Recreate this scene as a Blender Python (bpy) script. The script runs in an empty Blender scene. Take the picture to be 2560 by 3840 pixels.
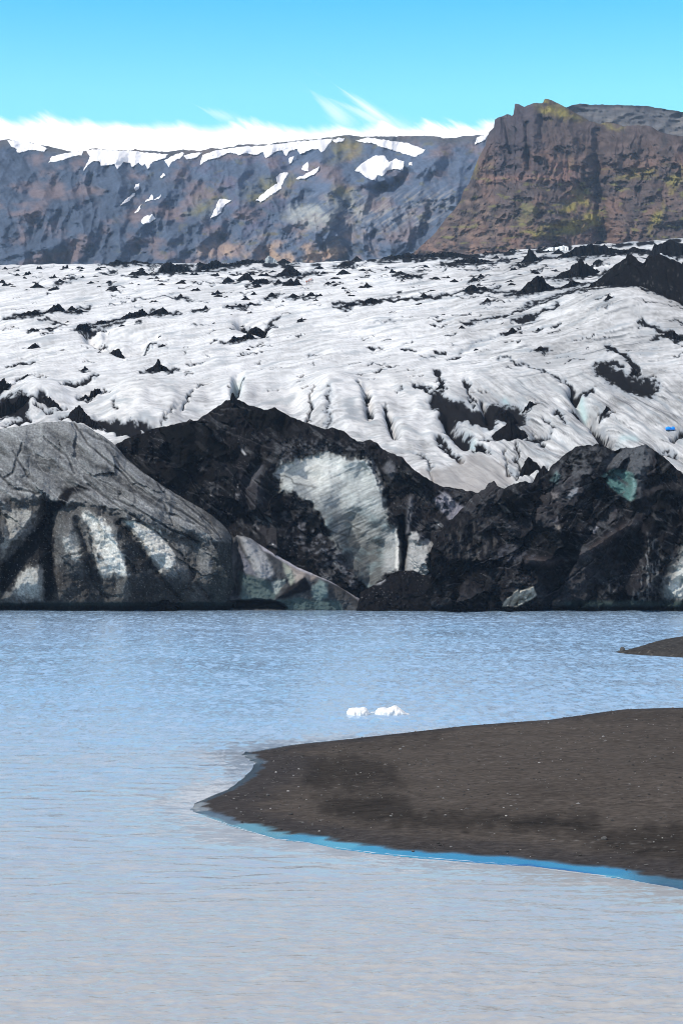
import bpy, math, random
import numpy as np
from mathutils import Vector, noise as mnoise

random.seed(11)
SC = bpy.context.scene
COL = SC.collection
F, CX, CY, H = 7000.0, 1280.0, 1920.0, 12.0
TH = math.atan(70 / F)
cT, sT = math.cos(TH), math.sin(TH)

# ------------------------------------------------------------------ helpers
def P(px, py, Y):
    """world point on the sight line of layout coordinate (px, py) at distance Y"""
    cx = (np.asarray(px, float) - CX) / F
    cz = (CY - np.asarray(py, float)) / F
    s = Y / (cT - cz * sT)
    return cx * s, Y + 0 * s, H + (sT + cz * cT) * s

def G(px, py, z=0.0):
    cx = (np.asarray(px, float) - CX) / F
    cz = (CY - np.asarray(py, float)) / F
    s = (z - H) / (sT + cz * cT)
    return cx * s, (cT - cz * sT) * s

_rng = np.random.RandomState(5)
PERM = _rng.permutation(4096)
GA = _rng.rand(4096) * 2 * np.pi
GXT, GYT = np.cos(GA), np.sin(GA)

def pn(x, y, seed=0):
    x = np.asarray(x, float) + seed * 17.31
    y = np.asarray(y, float) + seed * 9.77
    xi = np.floor(x).astype(np.int64); yi = np.floor(y).astype(np.int64)
    fx = x - xi; fy = y - yi
    u = fx * fx * fx * (fx * (fx * 6 - 15) + 10); v = fy * fy * fy * (fy * (fy * 6 - 15) + 10)
    def g(i, j, dx, dy):
        h = PERM[(PERM[i & 4095] + j) & 4095]
        return GXT[h] * dx + GYT[h] * dy
    a = g(xi, yi, fx, fy); b = g(xi + 1, yi, fx - 1, fy)
    c = g(xi, yi + 1, fx, fy - 1); d = g(xi + 1, yi + 1, fx - 1, fy - 1)
    return ((a + (b - a) * u) * (1 - v) + (c + (d - c) * u) * v) * 1.5

def fbm(x, y, o=4, seed=0, gain=.5):
    t = 0; a = 1.; n = 0
    for k in range(o):
        t = t + a * pn(x * 2.03 ** k, y * 2.03 ** k, seed + k * 3); n += a; a *= gain
    return t / n

def ridg(x, y, o=4, seed=0, gain=.5):
    t = 0; a = 1.; n = 0
    for k in range(o):
        t = t + a * (1 - np.abs(pn(x * 2.03 ** k, y * 2.03 ** k, seed + k * 3)) * 2); n += a; a *= gain
    return t / n

def sm(a, b, x):
    t = np.clip((x - a) / (b - a + 1e-12), 0, 1)
    return t * t * (3 - 2 * t)

def rot(px, py, deg):
    """along / across coordinates for streaks that run at 'deg' below the horizontal (image sense)"""
    a = math.radians(deg)
    return px * math.cos(a) + py * math.sin(a), -px * math.sin(a) + py * math.cos(a)

def seg(px, py, pts):
    d = np.full(np.shape(px), 1e9)
    for (x0, y0), (x1, y1) in zip(pts[:-1], pts[1:]):
        vx, vy = x1 - x0, y1 - y0
        t = np.clip(((px - x0) * vx + (py - y0) * vy) / (vx * vx + vy * vy + 1e-9), 0, 1)
        d = np.minimum(d, np.hypot(px - x0 - t * vx, py - y0 - t * vy))
    return d

def inside(px, py, pts):
    c = np.zeros(np.shape(px), bool)
    n = len(pts)
    for i in range(n):
        x0, y0 = pts[i]; x1, y1 = pts[(i + 1) % n]
        if y0 == y1: continue
        c ^= ((y0 > py) != (y1 > py)) & (px < (x1 - x0) * (py - y0) / (y1 - y0) + x0)
    return c

def sdf(px, py, pts):
    d = seg(px, py, list(pts) + [pts[0]])
    return np.where(inside(px, py, pts), d, -d)

def soft(px, py, pts, w=8, warp=0, ws=40, seed=3):
    if warp:
        nx = fbm(px / ws, py / ws, 3, seed) * warp; ny = fbm(px / ws, py / ws, 3, seed + 50) * warp
        px, py = px + nx, py + ny
    return sm(-w, w, sdf(px, py, pts))

def gl(px, py, pts, w):
    d = seg(px, py, pts) / w
    return np.exp(-d * d)

def tent(px, py, pts, w):
    return np.clip(1 - seg(px, py, pts) / (w * 1.7), 0, 1)

def conv(pts, s, ox=0, oy=0):
    return [(ox + x * s, oy + y * s) for x, y in pts]
D_ = lambda *p: conv(p, 1.6327)
Z3 = lambda *p: conv(p, .8291, 0, 900)
Z4 = lambda *p: conv(p, .8291, 1260, 900)
Z5 = lambda *p: conv(p, .8291, 0, 1500)
Z6 = lambda *p: conv(p, .8291, 1260, 1500)
ZA = lambda *p: conv(p, .5102, 0, 1900)
ZB = lambda *p: conv(p, .574, 800, 1650)
ZC = lambda *p: conv(p, .574, 1660, 1600)
ZE = lambda *p: conv(p, .676, 1500, 1250)
ZF = lambda *p: conv(p, .4847, 1800, 900)
M1 = lambda *p: conv(p, .8291, 0, 300)
M2 = lambda *p: conv(p, .8291, 1260, 300)

def mix(c, col, m):
    return c + (np.array(col) - c) * np.asarray(m)[..., None]

def tag(o, label=None, cat=None, group=None, kind=None):
    if label: o['label'] = label
    if cat: o['category'] = cat
    if group: o['group'] = group
    if kind: o['kind'] = kind
    return o

def raw_mesh(name, V, Q, mat=None, C=None, A=None, smooth=True, parent=None, link=True):
    """V (n,3), Q (m,4) or (m,3)"""
    V = np.ascontiguousarray(V, np.float32); Q = np.ascontiguousarray(Q, np.int32)
    me = bpy.data.meshes.new(name)
    k = Q.shape[1]
    me.vertices.add(len(V)); me.vertices.foreach_set('co', V.ravel())
    me.loops.add(Q.size); me.loops.foreach_set('vertex_index', Q.ravel())
    me.polygons.add(len(Q))
    me.polygons.foreach_set('loop_start', np.arange(0, Q.size, k, dtype=np.int32))
    me.polygons.foreach_set('use_smooth', np.full(len(Q), smooth))
    me.update(calc_edges=True)
    if C is not None:
        a = me.color_attributes.new('Col', 'FLOAT_COLOR', 'POINT')
        c4 = np.ones((len(V), 4), np.float32); c4[:, :3] = C.reshape(-1, 3)
        a.data.foreach_set('color', c4.ravel())
    if A:
        for nm, val in A.items():
            a = me.attributes.new(nm, 'FLOAT', 'POINT'); a.data.foreach_set('value', np.ascontiguousarray(val, np.float32).ravel())
    if mat: me.materials.append(mat)
    o = bpy.data.objects.new(name, me)
    COL.objects.link(o)
    if parent: o.parent = parent
    return o

def quads(R, C):
    i = np.arange(R * C).reshape(R, C)
    return np.stack([i[:-1, :-1], i[:-1, 1:], i[1:, 1:], i[1:, :-1]], -1).reshape(-1, 4)

def grid_obj(name, X, Y, Z, mat, C=None, A=None, parts=None, flip=False, **k):
    R, W = X.shape
    V = np.stack([X, Y, Z], -1).reshape(-1, 3)
    Q = quads(R, W)
    if flip: Q = Q[:, ::-1]
    return raw_mesh(name, V, Q, mat, C, A, **k)

def empty(name, loc):
    o = bpy.data.objects.new(name, None); COL.objects.link(o); o.location = loc
    o.empty_display_size = .5
    return o

def split_obj(name, loc, X, Y, Z, C, partmap, names, mats, flip=False):
    """a thing whose parts are the quads of one surface sorted by partmap (per vertex int)"""
    root = empty(name, loc)
    R, W = X.shape
    V = np.stack([X, Y, Z], -1).reshape(-1, 3) - np.array(loc)
    Q = quads(R, W)
    if flip: Q = Q[:, ::-1]
    pm = partmap.reshape(-1)[Q].max(1)
    Cf = C.reshape(-1, 3)
    for k, nm in enumerate(names):
        q = Q[pm == k]
        if len(q) == 0: continue
        u, inv = np.unique(q, return_inverse=True)
        raw_mesh(nm, V[u], inv.reshape(q.shape), mats[k], Cf[u], parent=root)
    return root

# ------------------------------------------------------------------ materials
def new_mat(name):
    m = bpy.data.materials.new(name); m.use_nodes = True
    nt = m.node_tree; b = nt.nodes['Principled BSDF']
    return m, nt, b

def nd(nt, t, **k):
    n = nt.nodes.new(t)
    for a, v in k.items():
        if a in n.inputs.keys() if isinstance(a, str) else False: n.inputs[a].default_value = v
        else: setattr(n, a, v)
    return n

def painted(name, rough=.9, var=.35, scale=1.5, bump=.4, bscale=2.5, bdist=.2, spec=.2, stretch=(1, 1, 1)):
    """own colours of the surface (attribute Col) broken up by fine grain, with bump"""
    m, nt, b = new_mat(name)
    L = nt.links.new
    at = nd(nt, 'ShaderNodeAttribute', attribute_name='Col')
    geo = nd(nt, 'ShaderNodeNewGeometry')
    mp = nd(nt, 'ShaderNodeMapping'); mp.inputs['Scale'].default_value = stretch
    L(geo.outputs['Position'], mp.inputs['Vector'])
    n1 = nd(nt, 'ShaderNodeTexNoise'); n1.inputs['Scale'].default_value = scale; n1.inputs['Detail'].default_value = 6; n1.inputs['Roughness'].default_value = .65
    L(mp.outputs[0], n1.inputs['Vector'])
    mr = nd(nt, 'ShaderNodeMapRange'); mr.inputs[1].default_value = .25; mr.inputs[2].default_value = .75; mr.inputs[3].default_value = 1 - var; mr.inputs[4].default_value = 1 + var
    L(n1.outputs['Fac'], mr.inputs[0])
    mx = nd(nt, 'ShaderNodeVectorMath', operation='SCALE'); L(at.outputs['Color'], mx.inputs[0]); L(mr.outputs[0], mx.inputs['Scale'])
    L(mx.outputs[0], b.inputs['Base Color'])
    n2 = nd(nt, 'ShaderNodeTexNoise'); n2.inputs['Scale'].default_value = bscale; n2.inputs['Detail'].default_value = 5; n2.inputs['Roughness'].default_value = .65
    L(mp.outputs[0], n2.inputs['Vector'])
    bp = nd(nt, 'ShaderNodeBump'); bp.inputs['Strength'].default_value = bump; bp.inputs['Distance'].default_value = bdist
    L(n2.outputs['Fac'], bp.inputs['Height']); L(bp.outputs[0], b.inputs['Normal'])
    b.inputs['Roughness'].default_value = rough; b.inputs['Specular IOR Level'].default_value = spec
    return m

def plain(name, col, rough=.6, var=.15, scale=6):
    m, nt, b = new_mat(name); L = nt.links.new
    n1 = nd(nt, 'ShaderNodeTexNoise'); n1.inputs['Scale'].default_value = scale; n1.inputs['Detail'].default_value = 4
    tc = nd(nt, 'ShaderNodeTexCoord'); L(tc.outputs['Object'], n1.inputs['Vector'])
    mr = nd(nt, 'ShaderNodeMapRange'); mr.inputs[3].default_value = 1 - var; mr.inputs[4].default_value = 1 + var
    L(n1.outputs['Fac'], mr.inputs[0])
    mx = nd(nt, 'ShaderNodeVectorMath', operation='SCALE'); mx.inputs[0].default_value = col; L(mr.outputs[0], mx.inputs['Scale'])
    L(mx.outputs[0], b.inputs['Base Color']); b.inputs['Roughness'].default_value = rough
    return m

M_ICE = painted('glacier_ice', .85, .1, .5, .25, .9, .3, .0, (.6, 1, 1.6))
M_FACE = painted('dirty_ice', .75, .3, 1.6, .5, 2.6, .16, .0)
M_ASH = painted('volcanic_ash', .95, .45, 1.2, .8, 1.2, .4, .0)
M_ROCK = painted('mountain_rock', .95, .2, .09, .3, .12, 3, .0, (1, 1, 1.5))
M_SNOW = painted('snow', .8, .05, .05, .3, .1, 1, .1)
M_SAND = painted('black_sand', .9, .55, 5, .5, 9, .03, .25, (.55, 1, 1))
M_BERG = painted('berg_ice', .5, .1, 3, .7, 5, .06, .3)
M_STONE = painted('stone', .85, .4, 9, .6, 14, .02, .2)
ASH = np.array((.0095, .009, .0098))

def cone_pts(l, pk, r): return [l, ((l[0] * .45 + pk[0] * .55), l[1] * .5 + pk[1] * .5), pk, (pk[0] * .55 + r[0] * .45, pk[1] * .5 + r[1] * .5), r]

HEAPS = [
 ('dirt_cone', Z3((650, 585), (690, 562), (703, 550), (709, 531), (718, 531), (724, 552), (745, 563), (776, 579)), 'lone black ash cone with a chimney nub on open white ice', 'dirt cone'),
 ('ash_ridge', Z3((60, 349), (90, 338), (120, 325), (160, 314), (195, 330), (225, 312), (262, 289), (285, 308), (300, 322), (312, 318)), 'long ash ridge ending in one tall peak on the far white ice', 'ash ridge'),
 ('dirt_cone', Z3((300, 318), (325, 293), (350, 310)), 'small ash cone leaning against the right end of the tall peaked ash ridge', 'dirt cone'),
 ('dirt_cone', Z3((325, 330), (366, 307), (382, 322)), 'low ash wedge lying just right of the tall peaked ash ridge', 'dirt cone'),
 ('ash_ridge', Z3((415, 382), (440, 366), (465, 355), (490, 368), (520, 358), (550, 352), (560, 340), (580, 328), (605, 325), (625, 318), (645, 305), (672, 334)), 'jagged ash ridge of many teeth rising across the white ice', 'ash ridge'),
 ('dirt_cone', Z3((670, 336), (700, 316), (735, 301), (752, 312), (764, 328), (790, 331)), 'broad blunt ash heap at the upper end of the many toothed ash ridge', 'dirt cone'),
 ('dirt_cone', Z3((343, 410), (350, 384), (372, 376), (390, 364), (405, 380), (420, 390)), 'round ash heap at the lower end of the many toothed ash ridge', 'dirt cone'),
 ('ash_ridge', Z3((478, 474), (490, 465), (535, 453), (552, 470), (572, 497)), 'black wedge sunk in the hollow below the toothed ash ridge', 'ash ridge'),
 ('ash_ridge', Z3((1030, 456), (1060, 427), (1075, 439), (1100, 430), (1125, 413), (1140, 425), (1158, 437)), 'two peaked black ash ridge standing in the middle of the white ice', 'ash ridge'),
 ('dirt_cone', Z3((1085, 373), (1103, 355), (1125, 378)), 'small cone at the left rim of the dirty ice hollow', 'dirt cone'),
 ('dirt_cone', Z3((1118, 402), (1130, 365), (1160, 345), (1180, 355), (1200, 372), (1215, 392)), 'rough ash heap filling the dirty ice hollow', 'dirt cone'),
 ('dirt_cone', cone_pts(*Z3((795, 262), (816, 239), (836, 260))), 'neat black cone with flat ash spots strung out to its left', 'dirt cone'),
 ('dirt_cone', cone_pts(*Z3((1200, 257), (1226, 231), (1252, 246))), 'leftmost of three black cones in a row below the hikers', 'dirt cone'),
 ('dirt_cone', cone_pts(*Z3((1297, 259), (1325, 235), (1356, 251))), 'middle of three black cones in a row below the hikers', 'dirt cone'),
 ('dirt_cone', Z3((1370, 256), (1390, 243), (1408, 231), (1415, 234), (1427, 250)), 'hooked rightmost of three black cones in a row below the hikers', 'dirt cone'),
 ('dirt_cone', cone_pts(*Z3((1063, 299), (1085, 278), (1110, 297))), 'rounded cone, middle one of three on the ice lower than the hooked cone', 'dirt cone'),
 ('dirt_cone', cone_pts(*Z3((1110, 288), (1131, 271), (1165, 281))), 'flat tailed cone, rightmost of three on the ice lower than the hooked cone', 'dirt cone'),
 ('dirt_cone', cone_pts(*Z3((1014, 305), (1031, 289), (1045, 302))), 'sharp little cone, leftmost of three on the ice lower than the hooked cone', 'dirt cone'),
 ('ash_ridge', Z3((875, 319), (905, 308), (922, 305), (930, 293), (938, 299), (942, 313)), 'ash tail rising to a single tooth at its right end', 'ash ridge'),
 ('dirt_cone', cone_pts(*Z3((128, 411), (145, 396), (167, 410))), 'small cone on the bare ice below the tall peaked ash ridge', 'dirt cone'),
 ('dirt_cone', cone_pts(*Z3((196, 410), (225, 397), (262, 403))), 'flat ash spot beside the round heap of the toothed ridge', 'dirt cone'),
 ('dirt_cone', cone_pts(*Z3((364, 586), (384, 565), (404, 584))), 'small cone left of the chimney nub cone, about level with it', 'dirt cone'),
 ('dirt_cone', cone_pts(*Z3((655, 486), (675, 464), (688, 464))), 'thin dark wedge at the end of the hollow below the toothed ridge', 'dirt cone'),
 ('dirt_cone', cone_pts(*Z3((717, 476), (735, 461), (752, 474))), 'small rounded cone right of the thin dark wedge', 'dirt cone'),
 ('dirt_cone', cone_pts(*Z3((478, 193), (494, 177), (512, 191))), 'small upright cone alone on pale ice under the skyline heaps', 'dirt cone'),
 ('dirt_cone', cone_pts(*Z3((250, 190), (270, 173), (300, 189))), 'broad low cone on the far left ice under the skyline', 'dirt cone'),
 ('ash_ridge', Z3((574, 157), (600, 141), (630, 140), (645, 131), (660, 143), (683, 155)), 'dark humped ash ridge lying alone below the skyline heaps', 'ash ridge'),
 ('ash_ridge', Z3((706, 146), (735, 110), (770, 97), (800, 104), (830, 114), (850, 128), (880, 138)), 'wide dark heap just under the skyline, bulkier than its neighbours', 'ash ridge'),
 ('ash_ridge', Z3((482, 106), (505, 92), (530, 82), (550, 92), (575, 99), (610, 90), (640, 97), (665, 95), (695, 104)), 'black humps on the skyline against the blue grey mountain', 'ash ridge'),
 ('dirt_cone', Z3((1066, 183), (1085, 165), (1100, 152), (1115, 142), (1130, 152), (1152, 178)), 'large dark cone left of the one with the hikers beside it', 'dirt cone'),
 ('dirt_cone', Z3((1243, 162), (1270, 142), (1290, 125), (1314, 111), (1340, 130), (1370, 155)), 'largest black cone just below the pale ice block', 'dirt cone'),
 ('dirt_cone', Z3((1268, 210), (1290, 190), (1316, 173), (1328, 186), (1342, 174), (1355, 188), (1372, 203)), 'twin peaked black heap right beside the hikers', 'dirt cone'),
 ('dirt_cone', cone_pts(*Z3((996, 194), (1030, 163), (1068, 185))), 'mid sized cone with a low tail on its left side', 'dirt cone'),
 ('ash_ridge', Z3((1135, 199), (1150, 178), (1180, 172), (1195, 168), (1205, 172), (1222, 188)), 'lumpy low heap between the large dark cone and the twin peaked heap', 'ash ridge'),
 ('ash_ridge', Z3((885, 137), (910, 118), (940, 103), (975, 87), (1000, 101), (1030, 106), (1060, 99), (1100, 88), (1120, 81), (1160, 84), (1190, 72), (1205, 90)), 'long dark bank on the skyline running up to the pale ice block', 'ash ridge'),
 ('dirt_cone', cone_pts(*Z3((1248, 102), (1280, 78), (1325, 104))), 'dark cone at the right foot of the pale ice block', 'dirt cone'),
 ('dirt_cone', cone_pts(*Z3((1240, 196), (1258, 175), (1280, 194))), 'small dark cone left of the twin peaked heap', 'dirt cone'),
 ('dirt_cone', Z3((-40, 690), (-10, 640), (14, 607), (28, 625), (54, 648)), 'black ice cone cut off by the left picture edge', 'dirt cone'),
 ('ash_ridge', Z3((-60, 790), (0, 728), (35, 702), (52, 722), (75, 712), (97, 703), (118, 722), (134, 745)), 'big rough black heap above the grey ice mass at the left picture edge', 'ash ridge'),
 ('ash_ridge', Z3((196, 738), (205, 717), (238, 722), (262, 742), (282, 768)), 'black slab of ash lying between the rough heap and the steep pyramid', 'ash ridge'),
 ('dirt_cone', Z3((298, 802), (325, 775), (352, 749), (385, 772), (420, 800), (470, 845)), 'steep black pyramid right above the crest of the grey ice mass', 'dirt cone'),
 ('dirt_cone', Z3((402, 694), (408, 665), (430, 652), (450, 652), (460, 676)), 'blocky dark lump at the top of the small dirt gully', 'dirt cone'),
 ('dirt_cone', Z3((360, 704), (375, 688), (400, 684), (412, 700)), 'lower dark lump at the foot of the small dirt gully', 'dirt cone'),
 ('dirt_cone', Z3((84, 627), (105, 610), (128, 601), (135, 606)), 'thin dark wedge on the white swell at far left', 'dirt cone'),
 ('dirt_cone', Z4((800, 247), (840, 222), (868, 195), (885, 180), (900, 160), (915, 157), (930, 168), (942, 172), (950, 190), (975, 207), (1003, 222)), 'large smooth black cone with a long left flank', 'dirt cone'),
 ('ash_ridge', Z4((1000, 222), (1030, 208), (1055, 194), (1070, 193), (1095, 205), (1125, 210)), 'low jagged tail joining the large smooth cone to the big dark hill', 'ash ridge'),
 ('ash_ridge', Z4((980, 182), (1010, 160), (1040, 145), (1070, 120), (1095, 95), (1108, 91), (1120, 102), (1150, 125), (1200, 153)), 'broad black two sided heap behind the large smooth cone', 'ash ridge'),
 ('dirt_cone', cone_pts(*Z4((1145, 118), (1180, 90), (1208, 108))), 'dark cone peeping out behind the broad two sided heap', 'dirt cone'),
 ('debris_hill', Z4((1135, 250), (1175, 222), (1210, 195), (1250, 170), (1285, 140), (1320, 90), (1345, 110), (1400, 122), (1440, 116), (1478, 78), (1520, 108), (1568, 112), (1640, 95), (1750, 80), (1850, 200), (1950, 330)), 'big dark debris hill filling the far right of the ice', 'debris hill'),
 ('ash_ridge', Z4((975, 82), (1005, 72), (1060, 48), (1110, 25), (1140, 16), (1170, 22), (1210, 30), (1260, 45), (1310, 42), (1340, 30), (1390, 38), (1410, 52)), 'dark skyline bank right of the small white hummock', 'ash ridge'),
 ('debris_hill', Z4((1400, 85), (1430, 40), (1440, 5), (1455, 22), (1500, 10), (1540, -5), (1568, -2), (1650, -30), (1800, 60)), 'dark hill on the skyline at the right picture edge', 'debris hill'),
 ('ash_ridge', Z4((565, 237), (590, 215), (615, 202), (635, 213), (655, 216), (670, 211), (692, 223)), 'low black heap left of the large smooth cone', 'ash ridge'),
 ('dirt_cone', cone_pts(*Z4((377, 261), (395, 236), (417, 256))), 'small cone on the thin dark band left of the low black heap', 'dirt cone'),
 ('ash_ridge', Z4((298, 168), (320, 152), (350, 155), (386, 162)), 'flat dark lens of ash in the upper middle ice', 'ash ridge'),
 ('dirt_cone', cone_pts(*Z4((264, 154), (290, 139), (320, 151))), 'low lens shaped cone touching the flat dark lens on its left', 'dirt cone'),
 ('ash_ridge', Z4((10, 303), (40, 290), (75, 280), (112, 288)), 'left low end of the thin dark ash band across mid ice', 'ash ridge'),
 ('dirt_cone', Z4((115, 289), (135, 268), (155, 260), (175, 263), (208, 272)), 'rounded heap on the left end of the thin dark ash band', 'dirt cone'),
 ('dirt_cone', cone_pts(*Z4((660, 285), (682, 265), (707, 280))), 'small dark cone just below the low black heap', 'dirt cone'),
 ('dirt_cone', cone_pts(*Z4((758, 419), (795, 383), (822, 411))), 'neat pyramid below the double dirt band of the right ice', 'dirt cone'),
 ('dirt_cone', cone_pts(*Z4((898, 495), (925, 469), (952, 490))), 'small pyramid with dirty rubble to its right', 'dirt cone'),
 ('dirt_cone', Z4((693, 893), (730, 858), (765, 825), (785, 812), (815, 838), (850, 862), (886, 886)), 'large diamond shaped black cone in the crevassed lower ice', 'dirt cone'),
 ('ash_ridge', Z4((708, 810), (725, 770), (745, 752), (775, 752), (805, 770), (826, 805)), 'soft dark heap leaning on the top of the diamond shaped cone', 'ash ridge'),
 ('dirt_cone', cone_pts(*Z4((832, 768), (876, 724), (908, 745))), 'tilted black cone to the upper right of the diamond shaped cone', 'dirt cone'),
 ('dirt_cone', cone_pts(*Z4((1196, 777), (1216, 749), (1248, 775))), 'small black cone at the head of the dirty crevasse on the right', 'dirt cone'),
 ('ash_ridge', Z4((1460, 440), (1495, 424), (1518, 408), (1540, 420), (1570, 440), (1600, 455)), 'dark heap at the right picture edge on the grey hump', 'ash ridge'),
 ('dirt_cone', cone_pts(*Z4((1322, 612), (1346, 578), (1366, 602))), 'black block on the right side of the dirt stained hollow', 'dirt cone'),
 ('dirt_cone', cone_pts(*Z4((898, 405), (912, 389), (928, 399))), 'tiny cone right of the neat pyramid', 'dirt cone'),
 ('dirt_cone', Z4((830, 104), (862, 72), (874, 33), (890, 55), (910, 80), (942, 92)), 'spiky dark cone on the right part of the skyline ice', 'dirt cone'),
 ('ash_ridge', Z4((515, 102), (560, 85), (610, 78), (660, 84), (725, 98)), 'long low dark streak of ash under the right skyline', 'ash ridge'),
 ('ash_ridge', Z4((190, 84), (225, 70), (250, 64), (290, 66), (325, 54), (380, 66), (420, 60), (450, 58), (500, 50), (560, 58), (625, 70)), 'long toothed dark bank on the skyline below the brown cliff', 'ash ridge'),
 ('dirt_cone', cone_pts(*Z4((-5, 117), (38, 96), (75, 112))), 'low dark heap with a second cone standing behind it', 'dirt cone'),
 ('dirt_cone', cone_pts(*Z4((65, 92), (92, 67), (125, 90))), 'pointed skyline cone left of the long toothed bank', 'dirt cone'),
 ('dirt_cone', cone_pts(*Z4((598, 187), (622, 163), (644, 181))), 'small cone, left one of a close pair in the upper right ice', 'dirt cone'),
 ('dirt_cone', cone_pts(*Z4((632, 167), (652, 146), (670, 163))), 'small cone, right one of a close pair in the upper right ice', 'dirt cone'),
 ('dirt_cone', cone_pts(*Z4((808, 118), (824, 102), (840, 115))), 'round dark knob on the ice below the spiky skyline cone', 'dirt cone'),
 ('dirt_cone', cone_pts(*Z4((1212, 345), (1230, 320), (1250, 340))), 'dark knob sitting on the big grey white hump', 'dirt cone'),
 ('dirt_cone', Z4((828, 308), (850, 262), (868, 244), (895, 268), (928, 300)) if 0 else Z6((824, 318), (845, 272), (868, 244), (898, 272), (930, 305)), 'left of two black cones wedged behind the jagged black ridge', 'dirt cone'),
 ('dirt_cone', Z6((880, 360), (910, 315), (942, 292), (962, 305), (985, 330)), 'right lower of two black cones wedged behind the jagged black ridge', 'dirt cone'),
 ('dirt_cone', cone_pts(*ZE((192, 318), (222, 293), (248, 312))), 'small pyramid at the top of the long ash filled crevasse', 'dirt cone'),
 ('dirt_cone', cone_pts(*ZE((410, 645), (432, 604), (485, 640))), 'black wedge just below the pale lobe by the diamond shaped cone', 'dirt cone'),
 ('dirt_cone', cone_pts(*ZE((1145, 100), (1165, 83), (1195, 100))), 'small dark lump at the top of the dirt stained hollow', 'dirt cone'),
]
# ------------------------------------------------------------------ glacier
SKX = [-500, 0, 650, 1200, 1500, 1800, 2000, 2150, 2300, 2560, 2860, 3100]
SKY = [996, 993, 986, 984, 966, 950, 932, 920, 912, 892, 868, 860]
def skyline(px): return np.interp(px, SKX, SKY)
KY = [985, 988, 1000, 1030, 1080, 1200, 1400, 1600, 1750, 1900, 2150]
KD = [1010, 985, 900, 775, 655, 535, 432, 372, 345, 328, 312]
def gdepth(px, py):
    s = (py - skyline(px)) / (2150 - skyline(px)) * 1165 + 985
    return np.interp(s, KY, KD)

gx = np.arange(-420, 2981, 3.6); gy = np.linspace(0, 1, 390) ** 1.12
PX = np.broadcast_to(gx, (len(gy), len(gx))).copy()
sk = skyline(gx) + 5 * fbm(gx / 60, gx * 0, 3, 2)
PY = sk[None, :] + gy[:, None] * (2120 - sk[None, :])
GYv = gdepth(PX, PY)
# smooth the piecewise profile along each column
for _ in range(10):
    GYv[1:-1] = (GYv[:-2] + 2 * GYv[1:-1] + GYv[2:]) / 4
X, Yw, Z = P(PX, PY, GYv)

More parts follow.
